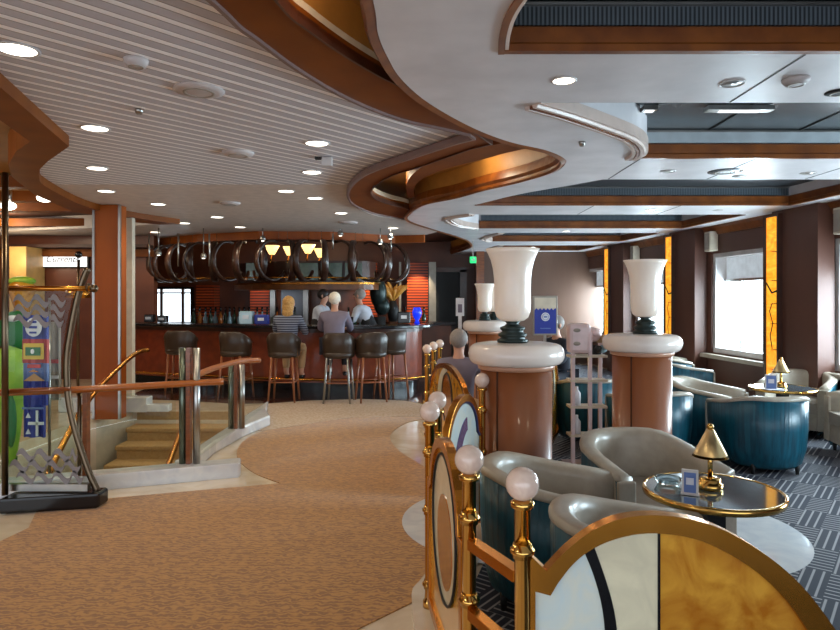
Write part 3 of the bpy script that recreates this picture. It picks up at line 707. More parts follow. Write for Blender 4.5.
# ================================================================== LOUNGE
def make_chair(name, label, body='leather', outer='teal'):
    t = thing(name, label, 'armchair', group='teal and grey tub armchairs'); t.scale = (.95,.95,.91)
    R_ = .33; zs_ = .05
    path = [(R_,-.34,0)]+[(R_,-.17,0),(R_,.0,.0)]+[(R_*cos(a), .05+R_*sin(a)*.95, 0) for a in [pi*i/14 for i in range(1,14)]]+[(-R_,.0,0),(-R_,-.17,0),(-R_,-.34,0)]
    n = len(path)
    def top(i):
        s = abs(i-(n-1)/2)/((n-1)/2)
        return .755-.125*max(0,(s-.35)/.65)**1.2*1.0
    def nrm2(i):
        a = path[max(0,i-1)]; b_ = path[min(n-1,i+1)]; tx, ty = b_[0]-a[0], b_[1]-a[1]; l = hypot(tx,ty); return (ty/l, -tx/l)
    # outer shell
    vs = []; fs = []; prof_o = [(-.045,.055),(-.005,.09),(.03,.22),(.045,.42),(.05,1)]   # (offset out, z or 1=top)
    k = len(prof_o)*2
    for i, p in enumerate(path):
        nx, ny = nrm2(i); zt = top(i)-.03
        cols = [(o_, z if z < 1 else zt) for o_, z in prof_o]; cols += [(o_-.018, z) for o_, z in reversed(cols)]
        for o_, z in cols: vs.append((p[0]+nx*o_, p[1]+ny*o_, z))
    for i in range(n-1):
        for j in range(k): fs.append((i*k+j, (i+1)*k+j, (i+1)*k+(j+1) % k, i*k+(j+1) % k))
    fs.append(tuple(range(k))); fs.append(tuple((n-1)*k+j for j in range(k-1,-1,-1)))
    mb = MB(); mb.add(vs, fs, True); mb.build('outer_shell', outer, t)
    # inner padded shell with rounded rim
    vs = []; fs = []
    for i, p in enumerate(path):
        nx, ny = nrm2(i); zt = top(i)
        cols = [(-.02,.12),(.028,.4),(.034,zt-.05),(.058,zt-.03),(.056,zt-.008),(.035,zt+.004),(-.02,zt+.002),(-.045,zt-.015),(-.055,zt-.06),(-.05,.45),(-.04,.12)]
        k = len(cols)
        for o_, z in cols: vs.append((p[0]+nx*o_, p[1]+ny*o_, z))
    for i in range(n-1):
        for j in range(k): fs.append((i*k+j, (i+1)*k+j, (i+1)*k+(j+1) % k, i*k+(j+1) % k))
    fs.append(tuple(range(k))); fs.append(tuple((n-1)*k+j for j in range(k-1,-1,-1)))
    mb = MB(); mb.add(vs, fs, True); mb.build('padded_shell', body, t)
    # arm fronts
    for sx in (-1,1):
        mb = MB(); mb.box((sx*(R_+.0),-.352,.35),(.115,.03,.50)); mb.build('arm_front', body, t, .012)
    q = [(x*.82, y*.82+.0) for x, y, _ in path]; q[0] = (R_*.84,-.36); q[-1] = (-R_*.84,-.36)
    mb = MB(); mb.slab([q], .30, .43); mb.build('seat_cushion', 'cushion', t, .025)
    mb = MB(); mb.slab([[(x*.96,y*.96) for x,y in q]], .10, .30); mb.build('seat_base', body, t)
    for x, y in ((-.27,-.3),(.27,-.3),(-.2,.27),(.2,.27)):
        mb = MB(); mb.lathe([(.016,0),(.022,.11)], (x,y,.0), 10); mb.build('leg', 'blackm', t)
    return t
ch0 = make_chair('tub_armchair', 'x')
KID[ch0.name] = kids(ch0)
# x, y, facing angle (0 = opens towards the camera), label
chairs = [
 (.70, 3.36, radians(80), 'teal-backed tub armchair directly in front of the nearest round pillar, seen from behind'),
 (.92, 2.60, radians(88), 'tub armchair just behind the big amber panel, seen over its frame'),
 (1.36, 3.93, radians(12), 'grey tub armchair facing the lamp table from behind, its curved back under the second pillar'),
 (3.12, 5.95, radians(178), 'bright teal tub armchair with its back to the camera, at the window table'),
 (2.98, 6.80, radians(52), 'dark teal and pale grey tub armchair left of the window table'),
 (4.38, 7.5, radians(-45), 'pale grey tub armchair against the window wall, opening towards the window table'),
 (4.45, 6.30, radians(-100), 'grey tub armchair cut off by the right edge of the photo'),
 (3.55, 9.0, radians(100), 'distant teal and grey tub armchair under the third window, left one'),
 (3.88, 10.2, radians(75), 'distant teal and grey tub armchair under the third window, right one'),
 (2.22, 6.25, radians(175), 'teal tub armchair half hidden behind the second round pillar'),
 (1.80, 7.15, radians(180), 'teal tub armchair glimpsed through the white display stand'),
]
for i, (x, y, rz, lab) in enumerate(chairs):
    if i == 0: ch0.location = (x,y,.006); ch0.rotation_euler = (0,0,rz); ch0['label'] = lab
    else: copy_tree(ch0, (x,y,.006), rz, lab)
def make_table(c, lab, r_=.318, zt=.60):
    t = thing('round_table', lab, 'table', (c[0],c[1],.006))
    mb = MB(); mb.lathe([(0,zt-.026),(r_-.006,zt-.026),(r_-.006,zt),(0,zt)], n=56, smooth=False); mb.build('tabletop', mat('mirror_dark_glass', (150,170,182), .07, .75, coat=.5), t)
    mb = MB(); mb.lathe([(r_-.006,zt-.03),(r_+.008,zt-.028),(r_+.012,zt-.012),(r_+.008,zt+.003),(r_-.006,zt+.003)], n=56, ring=True); mb.build('rim', 'brass', t)
    mb = MB(); mb.box((0,0,.30),(.09,.09,.54)); mb.build('stem', 'black', t)
    mb = MB(); mb.lathe([(0,0),(.22,0),(.22,.015),(.05,.035),(0,.035)], n=36); mb.build('foot', 'black', t)
T1 = (1.44,3.2); T2 = (3.82,6.85)
make_table(T1, 'round dark glass table with a brass rim in the middle of the near armchairs')
make_table(T2, 'distant round glass table by the window among the teal armchairs')
def cone_lamp(c, z, lab):
    t = thing('table_lamp', lab, 'lamp', (c[0],c[1],z), 0, 'small brass cone table lamps')
    mb = MB(); mb.lathe([(.058,0),(.06,.012),(.058,.024),(.05,.026),(.05,.045),(.044,.05),(.02,.056),(.0,.056)], n=32); mb.build('base', 'brass', t)
    mb = MB(); mb.lathe([(.012,.05),(.012,.2),(0,.2)], n=14); mb.build('stem', 'brass', t)
    mb = MB(); mb.lathe([(.086,.155),(.084,.155),(.02,.285),(.018,.29)], n=36); mb.build('shade', 'brass_pale', t)
    mb = MB(); mb.lathe([(.084,.156),(.012,.29),(.0,.292)], n=36)
    mb.ball((0,0,.302), .017, 16); mb.build('finial', 'brass', t)
x, y, z = A(712,484,3.2)
cone_lamp((x,3.22), .610, 'shiny brass lamp with a cone shade on the near round table')
cone_lamp((A(781,385,6.85)[0],6.85), .610, 'small distant brass cone lamp on the window table')
def card(c, z, w_, h_, lab, rz):
    t = thing('table_card', lab, 'card stand', (c[0],c[1],z), rz)
    mb = MB(); mb.box((0,0,h_/2+.004),(w_,.012,h_)); mb.build('card', 'bluel', t)
    mb = MB(); mb.slab([[(-w_/2-.006,0),(w_/2+.006,0),(w_/2+.006,h_+.012),(-w_/2-.006,h_+.012)],[(-w_/2+.004,.008),(w_/2-.004,.008),(w_/2-.004,h_),(-w_/2+.004,h_)]], -.009, .009, TP); mb.build('holder', 'frame_w', t)
    mb = MB(); mb.box((0,-.0095,h_*.6),(w_*.55,.005,h_*.3)); mb.build('printed_motif', 'paper', t)
    mb = MB(); mb.box((0,0,.002),(w_+.02,.05,.004)); mb.build('foot', 'frame_w', t)
card((A(690,0,3.12)[0],3.12), .609, .062,.105, 'small blue card stand left of the brass lamp on the near table', radians(-25))
card((A(771,0,6.7)[0],6.7), .609, .10,.14, 'blue card stand on the distant window table', radians(-15))
t = thing('ashtray', 'small clear glass bowl on the left side of the near table', 'bowl', (A(668,0,3.3)[0],3.3,.609))
mb = MB(); mb.lathe([(.0,.0),(.05,.0),(.068,.03),(.063,.03),(.047,.007),(.0,.007)], n=28); mb.build('bowl', 'glass', t)
t = thing('paper_menu', 'white open menu on the distant window table', 'menu', (3.63,6.72,.609), .3)
mb = MB(); mb.box((0,0,.004),(.20,.15,.006)); mb.build('page', 'paper', t)

# white display stand and poster
t = thing('display_stand', 'white metal display stand with a rounded slotted head, between the two near pillars', 'stand', (A(585,0,5.9)[0],5.9,0))
for x in (-.11,.045,.17):
    mb = MB(); mb.box((x,0 if x < .1 else .12,.62),(.035,.03,1.24 if x < .1 else 1.1)); mb.build('upright', 'pink', t, .004)
for z in (.30,.56,.80,1.02):
    mb = MB(); mb.box((.03,.06,z),(.34,.16,.02)); mb.build('shelf', 'cream', t)
mb = MB(); mb.box((-.06,0,1.185),(.20,.14,.27)); mb.build('head_box', 'pink', t, .035)
for z in (1.26,1.14):
    mb = MB(); mb.ball((-.09,-.068,z), .034, 16, (1,.3,.55)); mb.build('slot', 'cushion', t)
mb = MB(); mb.box((.03,.06,.015),(.40,.34,.03)); mb.build('foot', 'pink', t)
for (dx, dz, r_, m_, nm, lab) in ((.10,1.21,.085,'pink','hat','pale pink rounded hat hanging at the right of the display stand'),(.12,1.06,.07,'blackm','handbag','small black bag on the display stand'),(.19,1.08,.05,'bottle_b','bottle_cluster','pale bluish trinket on the right of the display stand'),(.17,1.17,.05,'pants_t','pouch','tan pouch hanging on the display stand')):
    mb = MB(); mb.ball((A(585,0,5.9)[0]+dx, 6.02, dz), r_, 20, (1,.7,.8)); mb.ball((A(585,0,5.9)[0]+dx+.02, 5.97, dz+.02), r_*.5, 16); tag(mb.build(nm, m_), lab, nm.replace('_',' '))
for q, zz in enumerate((.31,.57)):
    t = thing('bottle', ('white bottle on the lowest shelf of the display stand','white bottle on the middle shelf of the display stand')[q], 'bottle', (A(578,0,5.9)[0],5.95,zz))
    mb = MB(); mb.lathe([(0,0),(.035,0),(.036,.11),(.015,.14),(.014,.17),(0,.17)], n=20); mb.build('body', 'pwhite', t)
def disc_y(mb, x, z, r_, y0, y1, n=28):
    mb.slab([[(x+r_*cos(2*pi*i/n), z+r_*sin(2*pi*i/n)) for i in range(n)]], y0, y1, TP); return mb
t = thing('poster_stand', 'framed blue poster with a round emblem on a pole, right of the big urn', 'poster stand', (A(545,0,7.6)[0],7.6,0))
zc = A(545,315.5,7.6)[2]
mb = MB(); mb.box((0,0,zc),(.29,.03,.46)); mb.build('frame', 'cushion', t, .005)
mb = MB(); mb.box((0,-.017,zc),(.25,.006,.42)); mb.build('poster_sheet', 'cream', t)
wv = [(-.125,-.21),(.125,-.21)]+[(.125-.25*i/24, .075+.012*sin(i*1.5)) for i in range(25)]
mb = MB(); mb.slab([[(a, b_+zc) for a, b_ in wv]], -.024, -.019, TP); mb.build('blue_field', 'blue', t)
mb = MB(); disc_y(mb, 0, zc-.015, .05, -.029, -.023); mb.build('round_emblem', 'pwhite', t)
mb = MB(); mb.slab([circle((0,zc-.015),.038,24), circle((0,zc-.015),.033,24)], -.032, -.028, TP); mb.box((0,-.03,zc-.015),(.04,.004,.018)); mb.box((0,-.026,zc-.15),(.12,.004,.012)); mb.build('print', 'bluel', t)
mb = MB(); mb.box((0,.01,zc/2-.1),(.03,.03,zc-.2)); mb.build('pole', 'steel', t)
mb = MB(); mb.lathe([(0,0.011),(.17,0.011),(.17,.025),(.02,.04),(0,.04)], n=30); mb.build('foot', 'steel', t)
t = thing('sign_stand', 'small white notice stand left of the distant pillar', 'sign stand', (A(460,0,9.4)[0],9.4,0))
mb = MB(); mb.box((0,0,1.42),(.12,.02,.26)); mb.build('board', 'pwhite', t); mb = MB(); mb.box((0,-.014,1.40),(.06,.006,.12)); mb.build('notice', 'shirt_g', t)
mb = MB(); mb.box((0,.0,.65),(.05,.02,1.28)); mb.build('pole', 'pwhite', t); mb = MB(); mb.box((0,0,.01),(.26,.26,.02)); mb.build('foot', 'steel', t)
t = thing('exit_sign', 'small lit green emergency sign under the ceiling at the far end', 'sign', (A(473,0,12.6)[0],12.6,0))
mb = MB(); mb.box((0,0,2.29),(.13,.04,.13)); mb.build('face', 'exit', t, .02); mb = MB(); mb.box((0,0,2.5),(.02,.02,.31)); mb.build('bracket', 'steel', t)
mb = MB(); mb.box((.0,-.024,2.29),(.07,.006,.02)); mb.box((.02,-.024,2.30),(.02,.006,.06)); mb.build('pictogram', 'pwhite', t)

# ================================================================== BAR
CF = cat_rom([(-6.0,12.1),(-5.0,11.5),(-3.5,10.95),(-2.2,10.55),(-1.2,10.4),(-.4,10.55),(.12,10.95),(.25,11.6)],6)
t = thing('bar_counter', 'long curved dark bar counter with a wooden front behind the stools', 'bar counter', (0,0,0))
mb = MB(); mb.sweep(CF, [(.0,1.05),(.55,1.05),(.55,1.10),(.0,1.10)]); mb.build('countertop', 'black', t, .01)
mb = MB(); mb.sweep(CF, [(.22,.16),(.30,.16),(.30,1.05),(.22,1.05)]); mb.build('front_panel', mat('red_brown_veneer', (132,56,28), .3, rgb2=(112,44,22), coat=.3), t)
mb = MB(); mb.sweep(CF, [(.30,.0),(.36,.0),(.36,.16),(.30,.16)]); mb.build('kickboard', 'black', t)
mb = MB(); mb.sweep(CF, [(.20,.98),(.24,.98),(.24,1.05),(.20,1.05)]); mb.build('apron', 'wood_dark', t)
mb = MB(); mb.tube([(x, y-.05+.17, .22) for x, y in CF], .02, 8); mb.build('foot_rail', 'brass_soft', t)
mark()
# back bar wall: louvres, posts, cabinets, bulkhead
def px_box(mb, x0, x1, y0, y1, D, th): 
    a = A(x0,y1,D); b_ = A(x1,y0,D); mb.box(((a[0]+b_[0])/2, D+th/2, (a[2]+b_[2])/2),(abs(b_[0]-a[0]), th, abs(b_[2]-a[2]))); return mb
k = 100
for (x0,x1,y0,y1) in ((250,269,285,324),(359,377,262,322),(407,428,262,322),(196,214,285,322)):
    mb = MB(); px_box(mb,x0,x1,y0,y1,13.6,.398); o = mb.build('louvre_panel', 'louvre'); tag(o, {250:'red-brown louvred wall panel left of the bar mirror',359:'lit orange louvred panel behind the bartenders',407:'lit orange louvred panel at the right end of the back bar',196:'louvred wall panel beside the bright bar window'}[x0], 'wall panel')
for x0, x1 in ((270,275),(303,308),(399,401),(429,436)):
    mb = MB(); px_box(mb,x0,x1,262,330,13.4,.12); struct('trim_%d' % k, mb, 'steel' if x0 < 350 else 'cushion'); k += 1
mb = MB(); px_box(mb,281,303,286,325,13.5,.05); struct('trim_%d' % k, mb, mat('grey_mirror_back', (96,98,104), .2, .6)); k += 1
mb = MB(); px_box(mb,300,400,288,330,13.75,.05); struct('trim_%d' % k, mb, 'wood_dark'); k += 1
for x, lab in ((367,'warm wall spot over the left orange louvre'),(417,'warm wall spot over the right orange louvre'),(260,'warm wall spot over the louvre left of the mirror')):
    p = A(x,262,13.35); light('louvre_light', 'SPOT', (p[0],13.2,2.3), 90 if x > 300 else 20, WARM, .03, (radians(18),0,0), None, None, radians(80))
t = thing('back_counter', 'low dark back counter holding bottles behind the bar', 'counter', (0,13.2,0))
mb = MB(); mb.box((-2.7,0,.45),(6.4,.5,.9)); mb.build('cabinet', 'wood_dark', t); mb = MB(); mb.box((-2.7,-.02,.92),(6.5,.56,.04)); mb.build('worktop', 'black', t)
# canopy bulkhead with greenish glass panels
t = thing('bar_canopy', 'curved wood canopy with greenish glass panels hanging over the bar', 'canopy', (0,0,0))
CB = cat_rom([(-3.6,12.6),(-2.9,11.9),(-2.0,11.6),(-1.2,11.6),(-.9,11.75),(-.75,12.1)],4)
mb = MB(); mb.sweep(CB, [(0,1.70),(.4,1.70),(.4,1.80),(0,1.80)]); mb.build('lower_rail', 'wood_h', t)
mb = MB(); mb.sweep(CB, [(-.02,1.80),(.02,1.80),(.02,1.83),(-.02,1.83)]); mb.build('bead', 'brass_soft', t)
mb = MB(); mb.sweep(CB, [(.08,1.80),(.12,1.80),(.12,2.22),(.08,2.22)]); mb.build('back_panel', 'wood_dark', t)
for x0, x1 in ((296,318),(321,342),(345,362),(246,262)):
    mb = MB(); px_box(mb, x0, x1, 263, 280, 11.55, .03); mb.build('glass_panel', 'greenglass', t)
for i, (x, y, s) in enumerate(((272,249,1),(289,250,.8),(308,248,1),(320,252,.8))):
    p = A(x,y,11.9); l_ = thing('canopy_lamp', ('leftmost','second from the left','third from the left','rightmost')[i]+' of the four glowing shell lamps on top of the bar canopy', 'lamp', (p[0],p[1],p[2]-.1), 0, 'glowing lamps above the bar canopy')
    mb = MB(); mb.lathe([(0,0),(.05*s,0),(.14*s,.16),(.13*s,.16),(.04*s,.02),(0,.02)], n=24); mb.build('shade', 'shade_on', l_)
    mb = MB(); mb.tube([(0,0,.0),(0,-.15,2.19-p[2]+.1)], .012, 8); mb.build('stem', 'brass_soft', l_)
    light('glow', 'POINT', (0,0,.25), 3, WARM, .04, parent=l_)
# hanging bentwood ribs
ORD = ['leftmost','second','third','fourth','fifth','sixth','seventh','eighth','ninth','tenth','eleventh','twelfth','thirteenth','fourteenth','fifteenth','sixteenth','seventeenth','eighteenth','rightmost','twentieth','twenty-first','twenty-second']
rib_path = cat_rom([(-4.35,10.9),(-3.6,10.35),(-2.9,10.05),(-2.1,9.85),(-1.4,9.85),(-.85,10.1),(-.5,10.5),(-.42,10.9)],5)
L_ = [0]
for i in range(1, len(rib_path)): L_.append(L_[-1]+hypot(rib_path[i][0]-rib_path[i-1][0], rib_path[i][1]-rib_path[i-1][1]))
def at_len(s):
    for i in range(1, len(L_)):
        if L_[i] >= s:
            f = (s-L_[i-1])/(L_[i]-L_[i-1]); a, b_ = rib_path[i-1], rib_path[i]
            return a[0]+(b_[0]-a[0])*f, a[1]+(b_[1]-a[1])*f, atan2(b_[1]-a[1], b_[0]-a[0])
    a, b_ = rib_path[-2], rib_path[-1]; return b_[0], b_[1], atan2(b_[1]-a[1], b_[0]-a[0])
mb = MB()
arc = [(0, -.02+.30*cos(a)*.9, 2.12+.30*sin(a)) for a in [radians(70+260*i/18) for i in range(19)]]
vs = []; fs = []
for i, p in enumerate(arc):
    w_ = .03*(.6+1.1*sin(pi*i/18)); 
    c = Vector(p); rd = Vector((0,p[1]+.02,p[2]-2.12)).normalized()*.018
    for sx, sr in ((-1,-1),(1,-1),(1,1),(-1,1)): vs.append((c.x+sx*w_, c.y+rd.y*sr, c.z+rd.z*sr))
for i in range(18):
    for j in range(4): fs.append((i*4+j, i*4+(j+1) % 4, (i+1)*4+(j+1) % 4, (i+1)*4+j))
fs += [(0,1,2,3),(75,74,73,72)]
mb.add(vs, fs, True); NR = 19; r0 = None
M['rib'] = mat('dark_bentwood', (62,32,16), .34, coat=.15, rgb2=(44,22,12))
for i in range(NR):
    x, y, a = at_len(L_[-1]*(i+.5)/NR)
    lab = ORD[i]+' of the dark bentwood hoops hanging over the bar, counted from the left'
    if i == 0:
        r0 = thing('bentwood_hoop', lab, 'ceiling ornament', (x,y,0), a, 'bentwood hoops hanging over the bar'); mb.build('hoop', 'rib', r0)
        m2 = MB(); m2.tube([(0,.1,2.42),(0,.1,2.58)], .004, 6); m2.build('hanger', 'bronze', r0); KID[r0.name] = kids(r0)
    else: copy_tree(r0, (x,y,0), a+(.55,-.35,.15,.8,-.6)[i % 5], lab)
mb = MB(); mb.tube([(x, y, 1.86) for x, y in rib_path], .012, 6); tag(mb.build('curved_rail', 'brass_soft'), 'thin brass rail curving along the foot of the bentwood hoops', 'rail')
for i, x in enumerate((159,187,217,336,392)):
    mb = MB(); p = A(x,0,9.6 if x != 392 else 10.2); mb.tube([(p[0],p[1]-.35,2.0 if x < 300 else 2.25),(p[0],p[1]-.35,2.47)], .012, 8)
    tag(mb.build('ceiling_rod', 'steel'), ('leftmost','second from the left','third from the left','fourth from the left','rightmost')[i]+' of the thin steel rods hanging from the ceiling before the hoops', 'rod', 'steel rods above the bar')
# round little pendant spots in the canopy area
for i, (x, y) in enumerate(((164,254),(208,257),(266,240),(381,243),(391,238),(342,235))):
    p = A(x,y,9.7); l_ = thing('small_spotlight', ('leftmost','second from the left','third from the left','fifth from the left','rightmost','fourth from the left')[i]+' of the small silver spotlights among the hoops', 'spotlight', (p[0],9.5,p[2]-.03), 0, 'small spotlights over the bar')
    m2 = MB(); m2.lathe([(0,0),(.035,0),(.045,.03),(.03,.07),(0,.07)], n=16); m2.build('head', 'steel', l_)
    m2 = MB(); m2.lathe([(0,-.004),(.022,-.004),(.022,.0),(0,.0)], n=14); m2.build('lens', 'lamp_on', l_)
    m2 = MB(); m2.tube([(0,0,.06),(0,0,2.60-p[2])], .008, 6); m2.build('stem', 'steel', l_)
rescale(KB)
mark()
# bottles and things on counter / back counter
bot = {}
def bottle_mesh(kind):
    mb = MB(); h = {'a':.30,'b':.27,'g':.31}[kind]; r_ = .036
    mb.lathe([(0,0),(r_,0),(r_,h*.6),(.014,h*.75),(.013,h),(0,h)], n=12); return mb
POS = [(192,12.9,'g'),(198,12.9,'a'),(204,12.95,'b'),(209,12.9,'g'),(214,12.95,'b'),(219,12.9,'a'),(224,12.95,'g'),(228,12.9,'b'),(233,12.95,'g'),(238,12.9,'b'),(243,12.95,'b'),(248,12.9,'g'),(256,12.95,'b'),(261,12.9,'b'),(266,12.95,'g'),(276,12.95,'a'),(294,12.95,'g'),(348,12.95,'b'),(354,12.9,'g'),(361,12.95,'b'),(405,12.95,'a'),(424,12.95,'g')]
for i, (x, D, kd) in enumerate(POS):
    X = A(x,0,D)[0]; t = thing('liquor_bottle', '%s glass bottle on the back counter, the %s bottle counted from the left' % ({'g':'dark green','a':'amber','b':'pale blue'}[kd], 'nineteenth' if i == 18 else ORD[i]), 'bottle', (X,D+.1,.94), 0, 'bottles behind the bar')
    bottle_mesh(kd).build('body', {'g':'bottle_g','a':'bottle_a','b':'bottle_b'}[kd], t)
    mb = MB(); mb.lathe([(.014,.26),(.016,.29),(.016,.33),(0,.33)], n=10); mb.build('cap', 'black', t); t.scale = (1.25,1.25,1.3)
rescale(KB)
for i, (x, h, m_, nm, lab) in enumerate(((150,.14,'black','cash_terminal','black till standing before the bright bar window'),(163,.12,'black','cash_terminal','small black machine right of the till before the bar window'),(247,.22,'bottle_b','napkin_holder','pale blue holder on the bar left of the blond woman'),(262,.16,'blue','menu_box','blue and white menu box on the bar'),(404,.2,'black','espresso_machine','black coffee machine at the right end of the bar'))):
    D = 11.9 if x < 170 else 10.9; D = 11.35 if x == 404 else D
    X = A(x,0,D)[0]; t = thing(nm, lab, nm.split('_')[-1], (X,D,1.10))
    mb = MB(); mb.box((0,0,h/2+.01),(.22 if h > .15 else .16,.16,h)); mb.build('housing', m_, t, .015)
    mb = MB(); mb.box((0,-.085,h*.6),(.10,.01,h*.3)); mb.build('front_plate', 'steel' if m_ != 'blue' else 'pwhite', t)
t = thing('blue_glass_lamp', 'glowing blue glass vase at the right end of the bar', 'vase', (A(417,0,11.6)[0],11.6,1.10)) 
mb = MB(); mb.lathe([(0,0),(.05,0),(.03,.05),(.075,.13),(.085,.20),(.06,.28),(.05,.28),(.0,.26)], n=24); mb.build('vase', 'bluelamp', t)
# extension of counter for machine
t = thing('side_counter', 'short dark counter at the right end of the bar under the coffee machine', 'counter', (0,0,0))
mb = MB(); mb.box((.28,12.3,1.075),(.75,.6,.05)); mb.build('countertop', 'black', t); mb = MB(); mb.box((.28,12.3,.52),(.6,.5,1.04)); mb.build('cabinet', 'wood_dark', t)
mark()
# tall gold flower ornament
t = thing('flower_arrangement', 'tall arrangement with golden leaves above the right end of the bar', 'flowers', (A(393,0,12.5)[0],12.5,0))
mb = MB(); mb.lathe([(0,0),(.2,0),(.2,1.1),(0,1.1)], n=20); mb.build('stand', 'wood_dark', t)
mb = MB(); mb.lathe([(0,1.1),(.08,1.1),(.12,1.3),(.06,1.5),(0,1.5)], n=20); mb.build('vase', 'blackm', t)
lv = []
for i in range(16):
    a = -.9+1.6*i/15+random.uniform(-.1,.1); ln = random.uniform(.32,.55); b_ = random.uniform(-.12,.12)
    p0 = Vector((0,0,1.48)); p1 = p0+Vector((sin(a)*ln*.45, b_, cos(a)*ln*.55)); p2 = p0+Vector((sin(a)*ln, b_*1.5, cos(a)*ln*.85))
    mb = MB(); mb.tube(cat_rom([tuple(p0),tuple(p1),tuple(p2)],4), [.008,.015,.028,.04,.045,.04,.028,.015,.004], 6); mb.build('leaf', M['yellow'] if False else mat('golden_leaf', (206,140,54), .45) if i == 0 else bpy.data.materials['golden_leaf'], t)
light('flower_light', 'SPOT', (A(393,0,12)[0],11.7,2.5), 12, WARM, .03, (radians(35),0,0), None, None, radians(50))
t = thing('dark_hanging_plant', 'dark leafy plant mass left of the golden leaves', 'plant', (A(378,0,12.1)[0],12.2,0))
mb = MB(); mb.lathe([(0,0),(.12,0),(.14,1.2),(0,1.2)], n=16); mb.build('pot', 'blackm', t)
mb = MB(); mb.ball((0,0,1.65), .2, 16, (.8,.8,1.5)); mb.ball((.07,0,1.4), .15, 14, (1,.8,1.2)); mb.ball((-.05,.05,1.85), .12, 14); mb.build('foliage', 'darkgreen', t)

rescale(KB)
# ------------------------------------------------------------------ bar stools
def make_stool(lab):
    t = thing('bar_stool', lab, 'bar stool', group='bar stools along the counter')
    R_ = .24; path = [(-R_*cos(a)*1.0, -R_*sin(a)*.9, 0) for a in [radians(-25+230*i/18) for i in range(19)]]
    vs = []; fs = []; n = len(path)
    for i, p in enumerate(path):
        s = abs(i-9)/9; zt = 1.03-.17*max(0,s-.35)/.65; q = Vector((p[0],p[1],0)).normalized()
        for o_, z in ((-.03,.66),(-.005,.70),(.01,.86),(.02,zt-.01),(.005,zt+.008),(-.02,zt),(-.03,.86),(-.045,.70)): vs.append((p[0]+q.x*o_, p[1]+q.y*o_, z))
    for i in range(n-1):
        for j in range(8): fs.append((i*8+j, i*8+(j+1) % 8, (i+1)*8+(j+1) % 8, (i+1)*8+j))
    fs.append(tuple(range(8))); fs.append(tuple((n-1)*8+7-j for j in range(8)))
    mb = MB(); mb.add(vs, fs, True); mb.build('backrest', 'stool', t)
    mb = MB(); mb.lathe([(0,.66),(.21,.66),(.235,.69),(.235,.73),(.2,.76),(0,.765)], n=28); mb.build('seat', 'stool', t)
    L4 = ((-.15,-.15),(.15,-.15),(-.15,.15),(.15,.15))
    for x, y in L4:
        mb = MB(); mb.tube([(x,y,.67),(x*1.3,y*1.3,.004)], [.02,.014], 8); mb.build('leg', 'wood_leg', t)
    for z in (.30,):
        c4 = [(-.178,-.178),(.178,-.178),(.178,.178),(-.178,.178)]
        for a, b_ in zip(c4, c4[1:]+c4[:1]):
            mb = MB(); mb.tube([(a[0],a[1],z),(b_[0],b_[1],z)], .009, 6); mb.build('footrest', 'wood_leg', t)
    return t
M['wood_leg'] = mat('varnished_stool_leg', (156,92,56), .3, coat=.3)
s0 = make_stool('x'); KID[s0.name] = kids(s0)
ST = [(181,10.3,'farthest left, mostly behind the glass railing'),(236,9.95,'second from the left, empty, with its curved rim lit'),(284,9.75,'third from the left, with the blond woman on it'),(339,9.65,'in the middle, with the white-haired man on it'),(371,9.75,'just right of the white-haired man'),(391,10.3,'rightmost, turned sideways'),(266,10.35,'behind and between two front stools')]
for i, (x, D, lab) in enumerate(ST[:6]):
    X = A(x,0,D)[0]; lab = 'dark leather bar stool, '+lab; rz = (.1,-.25,.0,-.05,.3,.7,0)[i]
    if i == 0: s0.location = (X,D,.004); s0.rotation_euler = (0,0,rz); s0['label'] = lab
    else: copy_tree(s0, (X,D,.004), rz, lab)

sm = [o for o in bpy.data.objects if o.name.startswith('bar_stool') and 'white-haired man' in o.get('label','') and 'middle' in o.get('label','')][0]
for c in kids(sm):
    if c.name.startswith('leg') and c.location is not None:
        c.material_slots[0].link = 'OBJECT'; c.material_slots[0].material = M['steel']  # steel colour stands in for light catching the legs of this stool
# ------------------------------------------------------------------ people
def skin_mesh(name, J, E, material, parent=None, sub=1, root=0):
    me = bpy.data.meshes.new(name); me.from_pydata([j[:3] for j in J], E, []); o = bpy.data.objects.new(name, me); COL.objects.link(o)
    sk = o.modifiers.new('s', 'SKIN'); sk.use_smooth_shade = True
    for i, v in enumerate(me.skin_vertices[0].data):
        r_ = J[i][3]; v.radius = (r_, J[i][4] if len(J[i]) > 4 else r_); v.use_root = (i == root)
    ss = o.modifiers.new('u', 'SUBSURF'); ss.levels = ss.render_levels = sub
    dg = bpy.context.evaluated_depsgraph_get(); ev = o.evaluated_get(dg); nm = bpy.data.meshes.new_from_object(ev)
    bpy.data.objects.remove(o); nm.materials.clear(); nm.materials.append(M[material])
    for p in nm.polygons: p.use_smooth = True
    ob = bpy.data.objects.new(name, nm); COL.objects.link(ob)
    if parent: ob.parent = parent
    return ob
